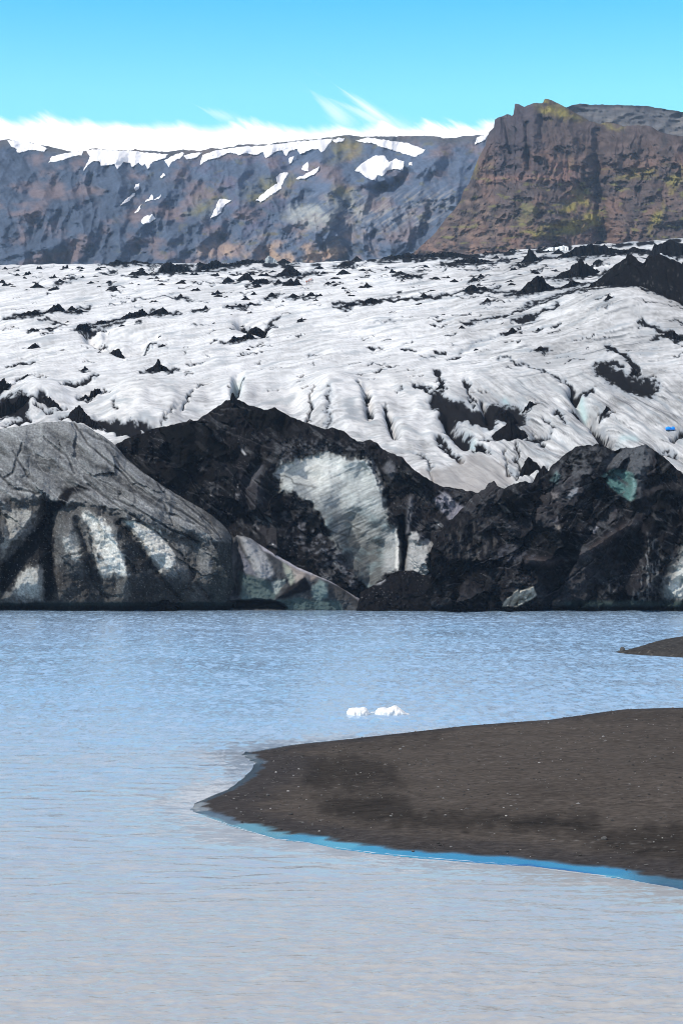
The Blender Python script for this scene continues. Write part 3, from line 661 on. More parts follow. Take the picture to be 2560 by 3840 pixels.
X1, Y1, Z1 = P(px, py, dep)
X1, Y1, Z1, C1 = add_back(X1, Y1, Z1, C, 8, 14, 9)
part = padmap(np.where(cave > .5, 1, np.where(py < tp[None] + 26, 2, 0)), 8)
tag(split_obj('ice_snout', (-11, 283, 0), X1, Y1, Z1, np.clip(C1, .008, .9), part, ['teal_face', 'meltwater_cave', 'crest_strip'], [M_FACE] * 3),
    'low tapering ice snout with pale crest strip and dark meltwater cave', 'ice cliff')

# ---- tall central ash-covered ridge with the big bare ice window
topB = poly_top(D_((240, 1040), (262, 1022), (280, 1014), (300, 1003), (325, 996), (350, 985), (395, 976), (430, 967), (436, 962), (445, 967), (456, 964), (475, 950), (492, 938), (507, 929), (519, 921), (529, 918), (531, 903), (536, 902), (541, 914), (552, 920), (566, 928), (590, 935), (612, 943), (620, 939), (630, 935), (642, 942), (655, 951), (690, 966), (700, 970), (745, 985), (765, 982), (790, 990), (805, 1004), (822, 1014), (838, 1013), (850, 1009), (866, 1018), (880, 1034), (905, 1043), (925, 1052), (945, 1074), (960, 1086), (990, 1105), (1010, 1116), (1050, 1122), (1090, 1130), (1130, 1150), (1180, 1200)))
cx, tp, px, py = relief_grid(395, 1925, 2.6, topB, 300, jitter=4, jseed=13, js=22)
hm = (WL - py) * .042
dep = 287 + np.interp(hm, [-1, 0, 6, 14, 24, 36], [0, 0, 4, 13, 26, 46]) + 3 * np.exp(-np.clip(py - tp[None], 0, 400) / 25.)
dep += 5.0 * fbm(px / 200, py / 170, 3, 301) + 0 * px
Wp = ZB((395, 215), (440, 160), (520, 135), (620, 105), (720, 88), (800, 100), (890, 125), (950, 122), (1000, 125), (1035, 180), (1075, 260), (1110, 370), (1120, 470), (1135, 560), (1190, 560), (1215, 640), (1235, 780), (1225, 850), (1130, 860), (1060, 950), (1000, 970), (930, 880), (860, 760), (800, 690), (740, 560), (700, 480), (640, 410), (580, 370), (520, 320), (440, 340), (440, 270))
W = soft(px, py, Wp, 11, 22, 24, 307)
wd = sdf(px, py, Wp)
dep += (1 - .85 * W) * (-3.2 * ridg(px / 110, py / 130, 4, 303) + .8 * fbm(px / 20, py / 18, 4, 305))
dep += W * (.3 + 3.0 * sm(0, 90, wd)) - 3.5 * np.exp(-((px - 1300) / 150) ** 2 - ((py - 1850) / 150) ** 2) * W
rid = [(ZB((330, 150), (240, 240), (210, 330), (240, 520)), 16, 2.6), (ZB((300, 0), (310, 100), (290, 160)), 14, 1.5), (ZB((1060, 60), (1090, 200), (1130, 320), (1160, 450), (1235, 560)), 16, 2.6),
       (ZB((1235, 520), (1250, 680), (1240, 850)), 11, 4.0), (ZB((900, 560), (960, 700), (900, 800)), 30, 1.2)]
for r, w, a in rid: dep += 1.2 * a * tent(px + 6 * fbm(px / 30, py / 30, 2, 309), py, r, w)
bmp = [(ZB((510, 330), (640, 470), (740, 560), (830, 740)), 26, 3.0), (ZB((1000, 130), (1060, 220), (1110, 310)), 14, 1.6), (ZB((1290, 380), (1290, 500), (1270, 600)), 14, 1.6), (ZB((600, 600), (760, 760), (930, 900)), 30, 2.5),
       (ZB((1200, 560), (1210, 680), (1200, 850)), 9, 1.4), (ZB((1300, 640), (1380, 740), (1480, 780)), 40, 1.6), (ZB((1240, 120), (1350, 260), (1500, 370)), 40, 2.5), (ZB((330, 190), (280, 330), (270, 500)), 22, 2.2)]
for r, w, a in bmp: dep -= 1.25 * a * tent(px + 5 * fbm(px / 22, py / 22, 3, 310), py, r, w)
fdB, ftB, feB = facets(px, py, 70, 48, 1.7, 811, .022, 20)
ckB = creases(px, py, 120, (420, 1850, 1500, 2280), 45, 30, (40, 220), 813, 2.6)
dep += (1 - W) * (.9 * fdB + .5 * ckB)
uB, vB = rot(px, py, -26)
stB = fbm(uB / 80 + .3 * fbm(px / 60, py / 60, 2, 311), vB / 9, 4, 313)
dep += .22 * stB * W
C = np.broadcast_to(ASH, px.shape + (3,)).copy() * (1 + .45 * fbm(px / 40, py / 40, 4, 315))[..., None]
C = mix(C, (.0108, .0104, .0106), sm(-.1, .4, fbm(px / 150, py / 100, 3, 317)) * .6)
sp = specks(px, py, .34, .6, 5.5, 319, 30)
C = mix(C, (.26, .27, .29), sp * .75)
usB, vsB = rot(px, py, 38)
scr = sm(.0, .42, fbm(usB / 90, vsB / 26, 5, 345)) * sm(-.25, .35, fbm(px / 190, py / 150, 3, 347))
C = mix(C, (.07, .073, .078), scr * .8)
C = mix(C, (.30, .31, .33), .8 * sm(.36, .55, fbm(usB / 17, vsB / 6, 3, 349)) * scr)
C = C * np.where(W > .5, 1, np.exp(.55 * ftB))[..., None]
C = mix(C, (.10, .104, .115), .55 * np.clip(np.roll(ckB, 2, axis=0) - ckB, 0, 1))  # one side of each crease lightened in the colour, as if lit
C = mix(C, (.006, .006, .0065), np.clip(.8 * ckB + .5 * feB, 0, 1))
gz = soft(px, py, ZB((430, 470), (560, 430), (700, 560), (820, 740), (900, 860), (960, 960), (900, 960), (760, 860), (620, 740), (480, 640)), 18, 22, 40, 321)
C = mix(C, (.11, .115, .13), gz * sm(-.05, .4, fbm(px / 32, py / 22, 4, 323)) * .85)
C = mix(C, (.085, .088, .10), soft(px, py, ZB((330, 160), (300, 160), (220, 250), (215, 320), (250, 300), (310, 220)), 8, 8) * .7)
C = mix(C, (.08, .085, .095), soft(px, py, ZB((520, 0), (1000, 20), (980, 90), (700, 70), (420, 140), (400, 90)), 20, 24) * sm(-.1, .3, fbm(px / 18, py / 12, 4, 325)) * .8)
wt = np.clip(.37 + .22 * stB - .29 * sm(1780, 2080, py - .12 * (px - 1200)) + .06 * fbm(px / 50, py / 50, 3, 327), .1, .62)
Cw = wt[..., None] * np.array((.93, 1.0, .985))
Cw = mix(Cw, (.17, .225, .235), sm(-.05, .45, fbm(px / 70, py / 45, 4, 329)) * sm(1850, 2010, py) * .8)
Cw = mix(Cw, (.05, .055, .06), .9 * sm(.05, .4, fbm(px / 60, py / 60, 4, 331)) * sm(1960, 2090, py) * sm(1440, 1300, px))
Cw = mix(Cw, (.33, .345, .345), sm(1420, 1455, px) * sm(1960, 2020, py) * .8)
Cw = mix(Cw, (.60, .60, .57), gl(px + 3 * fbm(px / 20, py / 20, 2, 333), py, ZB((1190, 570), (1200, 700), (1195, 840)), 6) * .9)
crkB = np.maximum(gl(px + 7 * fbm(px / 14, py / 14, 3, 335), py + 7 * fbm(px / 14, py / 14, 3, 336), ZB((410, 225), (500, 245), (530, 285), (670, 310)), 3.5), gl(px, py + 6 * fbm(px / 14, py / 14, 3, 337), ZB((770, 600), (880, 630), (900, 560), (960, 590)), 3.5))
Cw = mix(Cw, (.05, .055, .055), crkB * .8)
Cw = mix(Cw, (.62, .63, .60), soft(px, py, ZB((520, 180), (700, 110), (860, 140), (840, 250), (680, 320), (560, 270)), 30, 20) * .45 * (1 + stB))
C = mix(C, (.10, .106, .112), .75 * soft(px, py, Wp, 55, 40, 40, 308) * sm(-.25, .35, fbm(px / 24, py / 18, 4, 306)))
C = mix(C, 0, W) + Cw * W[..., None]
W2 = soft(px, py, ZB((1265, 700), (1285, 600), (1320, 595), (1350, 660), (1400, 640), (1450, 690), (1480, 770), (1540, 815), (1480, 850), (1360, 885), (1310, 855), (1240, 855)), 5, 8, 26, 341)
C = mix(C, np.array((.33, .335, .33)), W2 * np.clip(.9 + .45 * fbm(px / 30, py / 20, 3, 343), 0, 1))
C = mix(C, (.010, .010, .011), gl(px, py, ZB((1230, 470), (1250, 640), (1245, 760), (1235, 850)), 9))
C = mix(C, (.15, .155, .17), gl(px, py, ZB((1290, 380), (1280, 500), (1265, 600)), 9) * .7)
C = mix(C, (.19, .20, .21), soft(px, py, ZB((995, 130), (1030, 110), (1080, 200), (1125, 320), (1080, 300), (1040, 210)), 5, 7) * np.clip(.5 + stB, 0, 1))
C = mix(C, (.13, .135, .15), soft(px, py, ZB((1095, 180), (1150, 130), (1200, 190), (1160, 260)), 8, 10) * .7)
C = mix(C, (.20, .20, .235), soft(px, py, ZC((0, 420), (90, 500), (230, 560), (170, 620), (60, 640), (0, 560), (-60, 480)), 7, 9) * .85)
C = mix(C, (.30, .31, .33), soft(px, py, ZB((1470, 330), (1540, 370), (1580, 440), (1540, 400)), 5, 4) * .8)
C = mix(C, (.5, .5, .5), soft(px, py, Z5((940, 805), (975, 790), (980, 803)), 4) * .9)
C = mix(C, (.42, .43, .44), soft(px, py, Z5((1200, 795), (1240, 770), (1225, 800)), 4) * .7)
C = mix(C, (.45, .46, .48), soft(px, py, ZB((185, 55), (215, 95), (205, 100), (180, 70)), 4) * .7)
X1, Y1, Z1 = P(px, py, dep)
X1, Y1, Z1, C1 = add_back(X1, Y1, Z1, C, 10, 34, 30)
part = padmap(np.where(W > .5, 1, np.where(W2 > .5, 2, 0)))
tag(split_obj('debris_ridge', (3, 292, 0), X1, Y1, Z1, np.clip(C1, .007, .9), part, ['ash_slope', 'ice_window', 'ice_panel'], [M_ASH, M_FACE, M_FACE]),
    'tall ash black peaked ridge with a large striped window of bare ice', 'ice cliff')

# ---- black broken ridge on the right
topC = poly_top(D_((985, 1270), (1020, 1205), (1050, 1180), (1075, 1150), (1090, 1137), (1104, 1127), (1114, 1122), (1122, 1108), (1134, 1106), (1142, 1117), (1160, 1121), (1175, 1113), (1200, 1106), (1222, 1108), (1240, 1100), (1258, 1084), (1262, 1075), (1280, 1058), (1300, 1040), (1320, 1027), (1345, 1022), (1358, 1024), (1366, 1017), (1382, 1022), (1400, 1032), (1410, 1036), (1425, 1030), (1450, 1027), (1470, 1026), (1478, 1020), (1483, 1020), (1492, 1028), (1510, 1040), (1535, 1060), (1568, 1090), (1640, 1125), (1760, 1100), (1900, 1150)))
cx, tp, px, py = relief_grid(1615, 3000, 2.6, topC, 260, jitter=6, jseed=17, js=22)
hm = (WL - py) * .0405
dep = 280 + np.interp(hm, [-1, 0, .8, 5, 12, 20, 28], [1, 1.5, 0, 2.5, 9, 20, 30]) + 3 * np.exp(-np.clip(py - tp[None], 0, 400) / 22.)
dep += 4.5 * fbm(px / 190, py / 160, 3, 401) - 3.0 * ridg(px / 120, py / 120, 4, 403) + .7 * fbm(px / 20, py / 18, 4, 405)
for r, w, a in [(ZC((560, 870), (700, 880), (850, 860), (1000, 780), (1130, 690), (1240, 630)), 22, 4.5), (ZC((360, 360), (400, 450), (500, 540), (740, 680)), 26, 2.5), (ZC((720, 280), (800, 420), (860, 380), (960, 240)), 30, 2.0),
                (ZC((960, 290), (1080, 410), (1230, 490), (1420, 410), (1520, 420)), 24, 2.5), (ZC((1320, 110), (1300, 250), (1260, 420)), 24, 2.5), (ZC((1230, 1140), (1310, 900), (1340, 700)), 30, 1.6), (ZC((450, 860), (520, 1000), (560, 1050)), 20, 1.5)]:
    dep -= 1.25 * a * tent(px + 6 * fbm(px / 22, py / 22, 3, 431), py, r, w)
for r, w, a in [(ZC((500, 560), (700, 760), (850, 840)), 40, 3.5), (ZC((1140, 170), (1060, 260), (1040, 330)), 14, 2.0), (ZC((80, 680), (130, 840)), 10, 1.0), (ZC((170, 660), (220, 840)), 9, 1.2), (ZC((260, 640), (330, 760)), 9, 1.0), (ZC((1520, 480), (1540, 620)), 14, 2), (ZC((700, 300), (640, 420)), 18, 1.5)]:
    dep += 1.2 * a * tent(px, py, r, w)
C = np.broadcast_to(ASH, px.shape + (3,)).copy() * (1 + .5 * fbm(px / 40, py / 40, 4, 407))[..., None]
C = mix(C, (.0112, .0110, .0116), sm(-.05, .4, fbm(px / 160, py / 90, 3, 409)) * .7)
fdC, ftC, feC = facets(px, py, 80, -42, 1.6, 821, .026, 20)
ckC = creases(px, py, 130, (1640, 2700, 1680, 2280), -48, 45, (40, 220), 823, 2.6)
lightC = np.maximum(soft(px, py, ZC((1040, 325), (1110, 280), (1180, 280), (1240, 310), (1265, 390), (1250, 470), (1220, 488), (1150, 440), (1090, 390)), 14), np.maximum(soft(px, py, ZC((1580, 800), (1540, 880), (1480, 980), (1450, 1110), (1500, 1125), (1700, 1100), (1900, 1150), (1900, 760)), 30), soft(px, py, ZC((380, 1180), (430, 1110), (500, 1065), (590, 1048), (612, 1100), (560, 1140), (480, 1175)), 12)))
dep += (1.0 * fdC + .5 * ckC) * (1 - .85 * lightC)
C = C * np.exp(.7 * ftC)[..., None]
C = mix(C, (.11, .113, .125), .6 * np.clip(np.roll(ckC, 2, axis=0) - ckC, 0, 1))  # crease edges given a painted lit side
C = mix(C, (.006, .006, .0065), np.clip(.8 * ckC + .5 * feC, 0, 1))
C = mix(C, (.085, .088, .094), soft(px, py, ZC((720, 290), (860, 160), (980, 110), (1110, 180), (1040, 260), (960, 290), (860, 380), (760, 420)), 14, 16) * sm(-.3, .3, fbm(px / 40, py / 30, 4, 411)) * .85)
C = mix(C, (.10, .108, .118), soft(px, py, ZC((1040, 270), (1120, 170), (1230, 130), (1320, 115), (1360, 160), (1330, 320), (1280, 460), (1255, 330), (1180, 270)), 12, 14) * .75)
C = mix(C, (.085, .185, .178), soft(px, py, ZC((1040, 325), (1110, 280), (1180, 280), (1240, 310), (1265, 390), (1250, 470), (1220, 488), (1150, 440), (1090, 390)), 6, 9, 26, 413) * (.8 + .3 * fbm(px / 24, py / 30, 3, 415)))
C = mix(C, (.20, .30, .30), gl(px, py, ZC((1240, 330), (1250, 400), (1225, 475)), 6) * .6)
C = mix(C, (.13, .19, .19), soft(px, py, ZC((700, 350), (740, 290), (770, 320), (740, 370)), 6, 5) * .8)
C = mix(C, (.055, .046, .045), gl(px, py, ZC((560, 870), (700, 885), (850, 865), (1000, 785), (1130, 695), (1240, 635)), 15) * .85)
C = mix(C, (.06, .063, .075), soft(px, py, ZC((330, 860), (420, 760), (490, 780), (620, 860), (430, 890)), 12, 14) * sm(-.2, .3, fbm(px / 24, py / 18, 3, 417)) * .9)
C = mix(C, (.055, .053, .052), soft(px, py, ZC((0, 700), (100, 630), (300, 580), (360, 760), (250, 870), (20, 880)), 14, 14) * sm(-.1, .4, fbm(px / 16, py / 60, 4, 419)) * .9)
C = mix(C, (.24, .245, .26), specks(px, py, .36, .6, 5.5, 421, -30) * .7)
usC, vsC = rot(px, py, 40); utC, vtC = rot(px, py, -42)
scr = np.maximum(sm(.02, .42, fbm(usC / 90, vsC / 24, 5, 433)) * sm(-.2, .35, fbm(px / 170, py / 120, 3, 435)), sm(.05, .42, fbm(utC / 80, vtC / 22, 5, 437)) * sm(-.2, .35, fbm(px / 170, py / 120, 3, 439)))
C = mix(C, (.058, .061, .066), scr * .8)
C = mix(C, (.27, .28, .30), .75 * sm(.38, .56, fbm(utC / 17, vtC / 6, 3, 441)) * scr)
for pl, c_ in [(ZC((800, 460), (850, 395), (880, 395), (870, 440), (830, 470)), (.22, .23, .25)), (ZC((360, 500), (400, 520), (440, 560), (400, 560)), (.18, .18, .17)), (ZC((700, 430), (750, 430), (750, 490), (720, 470)), (.17, .16, .16)),
               (ZC((970, 690), (1000, 645), (1015, 655), (985, 695)), (.30, .30, .33)), (ZC((730, 640), (760, 640), (770, 690), (740, 660)), (.20, .19, .18)), (ZC((720, 620), (745, 590), (755, 610)), (.15, .15, .17)),
               (ZC((390, 390), (480, 360), (460, 375)), (.1, .1, .1))]:
    C = mix(C, c_, soft(px, py, pl, 5, 6) * .8)
C = mix(C, (.17, .178, .185), soft(px, py, ZC((1330, 700), (1380, 690), (1420, 900), (1360, 1140), (1240, 1140), (1300, 960)), 16, 20) * sm(0, .35, fbm(px / 14, py / 50, 4, 423)) * .8)
wz = soft(px, py, ZC((1580, 800), (1540, 880), (1480, 980), (1450, 1110), (1500, 1125), (1700, 1100), (1900, 1150), (1900, 760)), 26, 18)
C = mix(C, (.52, .55, .53), wz * .9)
C = mix(C, (.17, .18, .18), gl(px, py, ZC((1560, 830), (1430, 1000), (1330, 1130)), 34) * sm(-.1, .4, fbm(px / 30, py / 40, 4, 425)) * .6)
berg_l = soft(px, py, ZC((380, 1180), (430, 1110), (500, 1065), (590, 1048), (612, 1100), (560, 1140), (480, 1175)), 4, 7)
C = mix(C, (.42, .41, .36), berg_l * np.clip(.8 + .9 * fbm((px + .5 * py) / 14, py / 50, 3, 427), .15, 1))
dep -= berg_l * 1.2
C = mix(C, (.03, .045, .044), sm(2245, 2262, py + 6 * fbm(px / 80, px * 0, 3, 429)) * (1 - berg_l) * sm(2050, 2150, px))
C = mix(C, ASH * .9, sm(2268, 2280, py) * .8)
X1, Y1, Z1 = P(px, py, dep)
X1, Y1, Z1, C1 = add_back(X1, Y1, Z1, C, 10, 30, 26)
part = padmap(np.where(berg_l > .5, 3, np.where(wz > .5, 2, np.where(soft(px, py, ZC((1040, 325), (1110, 280), (1180, 280), (1240, 310), (1265, 390), (1250, 470), (1220, 488), (1150, 440), (1090, 390)), 6, 9, 26, 413) > .5, 1, 0))))
tag(split_obj('debris_ridge', (30, 284, 0), X1, Y1, Z1, np.clip(C1, .007, .9), part, ['ash_slope', 'teal_facet', 'white_ice_face', 'pale_ice_block'], [M_ASH, M_FACE, M_FACE, M_FACE]),
    'jagged broken black ridge with a small teal ice facet near its crest', 'ice cliff')

# ---- black rubble ramp at the foot between the two ridges
topD = poly_top(ZB((930, 1120), (960, 1000), (1000, 970), (1080, 935), (1190, 862), (1260, 855), (1310, 857), (1370, 885), (1450, 865), (1520, 830), (1560, 800)) + ZC((110, 870), (200, 872), (260, 880), (330, 925), (430, 880), (470, 930), (530, 1000), (570, 1050), (610, 1100), (640, 1170), (660, 1215)))
cx, tp, px, py = relief_grid(1334, 2040, 2.3, topD, 110, jitter=4, jseed=23, js=20)
hm = (WL - py) * .0405
dep = 279.3 + np.interp(hm, [-1, 0, 5, 10], [0, 0, 4, 9]) + 2 * np.exp(-np.clip(py - tp[None], 0, 400) / 16.) + 1.4 * fbm(px / 70, py / 60, 4, 501) + .35 * fbm(px / 14, py / 14, 3, 503)
C = np.broadcast_to(ASH, px.shape + (3,)).copy() * (1 + .45 * fbm(px / 30, py / 30, 4, 505))[..., None]
C = mix(C, (.26, .265, .28), specks(px, py, .3, .58, 5.5, 507, -30) * .7)
C = mix(C, (.30, .31, .33), soft(px, py, ZB((1050, 945), (1110, 890), (1120, 920), (1090, 945)), 6, 5) * .8)
bl = soft(px, py, ZC((385, 1180), (430, 1110), (500, 1065), (590, 1048), (612, 1100), (560, 1140), (480, 1175)), 4, 7)
C = mix(C, (.42, .41, .36), bl * np.clip(.8 + .9 * fbm((px + .5 * py) / 14, py / 50, 3, 427), .15, 1))
C = mix(C, ASH * .8, sm(2262, 2280, py) * .8)
X1, Y1, Z1 = P(px, py, dep)
X1, Y1, Z1, C1 = add_back(X1, Y1, Z1, C, 8, 9, 9)
part = padmap(np.where(bl > .5, 1, 0), 8)
tag(split_obj('rubble_ramp', (17, 281, 0), X1, Y1, Z1, np.clip(C1, .007, .9), part, ['ash_slope', 'pale_ice_block'], [M_ASH, M_FACE]),
    'low black rubble ramp at the waterline holding one pale ice block', 'rubble')

# ------------------------------------------------------------------ ash mounds and dirt cones on the ice
def mound(name, pts, jag=.12, seed=0, thick=.75, mat=None, col=None, dark=True, sink=.8):
    """ash heap whose crest follows a height profile along the ice; base line runs first -> last point"""
    (xa, ya), (xb, yb) = pts[0], pts[-1]
    A = on_ice(xa, ya); B = on_ice(xb, yb)
    base = (A + B) / 2
    Ym = base.y
    hs = []
    for x, y in pts:
        t = (x - xa) / (xb - xa)
        hs.append(max(0., (ya + (yb - ya) * t) - y) * Ym / F * (.82 if name == 'debris_hill' else 1))
    ts = [(x - xa) / (xb - xa) for x, y in pts]
    wide = max((B - A).length, .3); hmax = max(max(hs), .15)
    nu = int(np.clip((xb - xa) / 2.2, 9, 130)); nv = int(np.clip(nu * .5, 9, 40))
    u = np.linspace(0, 1, nu); v = np.linspace(-1, 1, nv)
    U, V_ = np.meshgrid(u, v)
    Hh = np.interp(U, ts, hs)
    wd = thick * (np.maximum(Hh, hmax * .25) * .75 + hmax * .35)
    prof = np.clip(1 - np.abs(V_) ** .95, 0, 1)
    rr = fbm(U * wide / max(hmax, 1) * 1.6 + seed, V_ * 1.7, 4, seed % 37)
    h = Hh * prof * (1 + jag * 2.0 * rr) + hmax * jag * rr * (prof > .05) * .5
    slope = slope_at((xa + xb) / 2, (ya + yb) / 2)
    off = V_ * wd + hmax * .25 + .22 * hmax * rr
    lp = [on_ice(xa + (xb - xa) * q, ya + (yb - ya) * q) for q in u]
    bx_, by_, bz_ = (np.array([p[i] for p in lp])[None, :] for i in range(3))
    Xl = bx_ + 0 * U - base.x + hmax * .12 * fbm(U * 9, V_ * 2, 2, seed % 31)
    Yl = by_ - base.y + off
    Zl = bz_ - base.z + h + slope * off - sink * np.abs(V_) ** 3 * .8 - .12 * hmax * (np.abs(U - .5) * 2) ** 6
    c = np.broadcast_to(ASH if col is None else np.array(col), U.shape + (3,)).copy() * (1 + .5 * fbm(U * wide * .8, V_ * 3, 3, seed % 29 + 3))[..., None]
    if col is None: c = mix(c, (.16, .165, .17), .7 * specks(U * wide * 9, V_ * wide * 3, .2 if name == 'debris_hill' else .4, .6, 7, seed % 23))
    o = grid_obj(name, Xl, Yl, Zl, mat or M_ASH, np.clip(c, .006, .9))
    o.location = base
    return o

for k, (nm, pts, lab, cat) in enumerate(HEAPS):
    o = mound(nm, pts, .15 if nm == 'debris_hill' else .18 if nm != 'dirt_cone' else .09, seed=k * 7 + 3)
    tag(o, lab, cat, 'ash heaps on the glacier')

# many tiny cones strewn over the upper ice
rr_ = random.Random(8)
tiny = [('far left', -60, 640, 998, 1085, 62, 'tiny black cone strewn over the far left upper ice'),
        ('middle', 640, 1330, 992, 1130, 66, 'tiny black cone strewn among the larger heaps of the upper middle ice'),
        ('right', 1330, 2300, 975, 1120, 84, 'tiny black cone strewn over the upper ice below the brown cliff'),
        ('low', 0, 2000, 1130, 1330, 22, 'tiny black ash dot alone on the open white ice lower down')]
for key, x0, x1, y0, y1, n, lab in tiny:
    protos = []
    for k in range(n):
        px_ = rr_.uniform(x0, x1); py_ = y0 + (y1 - y0) * rr_.random() ** 1.25 + (skyline(px_) - 985) * (1 if y0 < 1100 else 0)
        if abs(px_ - 1160) < 45 and 1030 < py_ < 1095: continue
        w = rr_.choice([6, 8, 9, 10, 12, 14, 17, 22]) * (1 if key != 'low' else .9); h = w * rr_.uniform(.5, 1.1)
        pk = (px_ + rr_.uniform(-.3, .3) * w, py_ - h)
        L0, R0 = (px_ - w * rr_.uniform(.8, 1.6), py_ + 1), (px_ + w * rr_.uniform(.8, 1.9), py_ - 1)
        kind_ = rr_.random()
        if kind_ < .45: pts = cone_pts(L0, pk, R0)
        elif kind_ < .75: pts = [L0, (px_ - .5 * w, py_ - h * rr_.uniform(.3, .8)), (px_ - .1 * w, py_ - h * .35), (px_ + .35 * w, py_ - h), (px_ + .7 * w, py_ - h * .3), R0]
        else: pts = [L0, (px_ - .6 * w, py_ - h * .35), (px_ - .1 * w, py_ - h * .55), (px_ + .4 * w, py_ - h * .4), (px_ + .8 * w, py_ - h * .5), R0]
        o = mound('dirt_cone', pts, .14, seed=k + 200, sink=.4)
        tag(o, lab, 'dirt cone', 'tiny dirt cones, ' + key)

# pale block on the skyline and white hummocks
tag(mound('ice_block', Z3((1196, 96), (1201, 76), (1207, 65), (1218, 62), (1238, 74), (1256, 94)), .05, 77, mat=M_FACE, col=(.36, .40, .41)), 'pale grey ice block standing on the skyline among dark heaps', 'ice block')
tag(mound('ice_hummock', M2((930, 770), (960, 755), (1000, 752), (1030, 744), (1048, 750), (1052, 768)), .1, 78, mat=M_FACE, col=(.72, .74, .75)), 'white ice hummock on the skyline left of the dark bank', 'ice block')
tag(mound('ice_hummock', Z4((1390, 108), (1420, 92), (1465, 76), (1510, 80), (1556, 98)), .1, 79, mat=M_FACE, col=(.62, .64, .65)), 'white ice hummock behind the big dark debris hill', 'ice block')

# ------------------------------------------------------------------ mountains
def mountain(name, px0, px1, step, topf, bot, nr, depf, colf, jit, js, seed, back=(140, 60)):
    cx, tp, px, py = relief_grid(px0, px1, step, topf, nr, bot, jit, seed, js)
    dep = depf(px, py, tp)
    C = colf(px, py, tp)
    x, y, z = P(px, py, dep)
    xb, yb, zb, cb = add_back(x, y, z, C, 8, *back)
    o = grid_obj(name, xb, yb, zb, M_ROCK, np.clip(cb, .01, .8))
    tag(o, kind='structure')
    return px, py, x, y, z

topL = poly_top([(-500, 560), (-200, 545)] + M1((0, 275), (20, 270), (40, 268), (65, 272), (100, 278), (150, 286), (215, 299), (270, 312), (330, 326), (350, 322), (385, 320), (415, 310), (440, 311), (500, 317), (560, 318), (605, 316), (612, 311), (618, 316), (660, 319), (720, 322), (760, 325), (800, 320), (830, 314), (860, 318), (900, 321), (925, 316), (950, 308), (975, 310), (1000, 311), (1030, 305), (1060, 300), (1075, 292), (1120, 291), (1190, 292), (1215, 292), (1240, 285), (1290, 279), (1330, 275), (1390, 270), (1450, 265), (1500, 258), (1540, 252), (1568, 250)) + M2((50, 248), (110, 256), (200, 255), (300, 254), (400, 252), (460, 256), (480, 262), (520, 263), (560, 256), (600, 252), (640, 250), (690, 248)) + [(2000, 500), (2300, 520), (3000, 560)])
uM, vM = 0, 0
def depL(px, py, tp):
    t = (1010 - py) / 480.
    d = 1620 + 190 * np.clip(t, 0, 1.1) ** 1.15 + 130 * t * t * t.clip(0)
    u, v = rot(px, py, -38); u2, v2 = rot(px, py, 55)
    d -= 24 * ridg(u / 340, v / 160, 3, 601) + 26 * ridg(px / 150 + .35 * fbm(px / 200, py / 160, 2, 602), py / 520, 3, 603) + 20 * fbm(px / 130, py / 80, 3, 605) + 2.5 * fbm(px / 14, py / 10, 3, 607)
    d += 8 * fbm(u2 / 200, v2 / 50, 3, 609)
    d += 60 * sm(60, 0, py - tp[None]) * 0
    d -= 30 * gl(px, py, M1((1430, 330), (1500, 420), (1480, 620), (1500, 700)), 50) + 25 * gl(px, py, M2((480, 290), (440, 360), (330, 420), (130, 470)), 34)
    d += 22 * gl(px, py, M1((1160, 545), (1250, 470), (1290, 420)), 26) + 24 * gl(px, py, M2((120, 490), (260, 490), (330, 420)), 18)
    return d
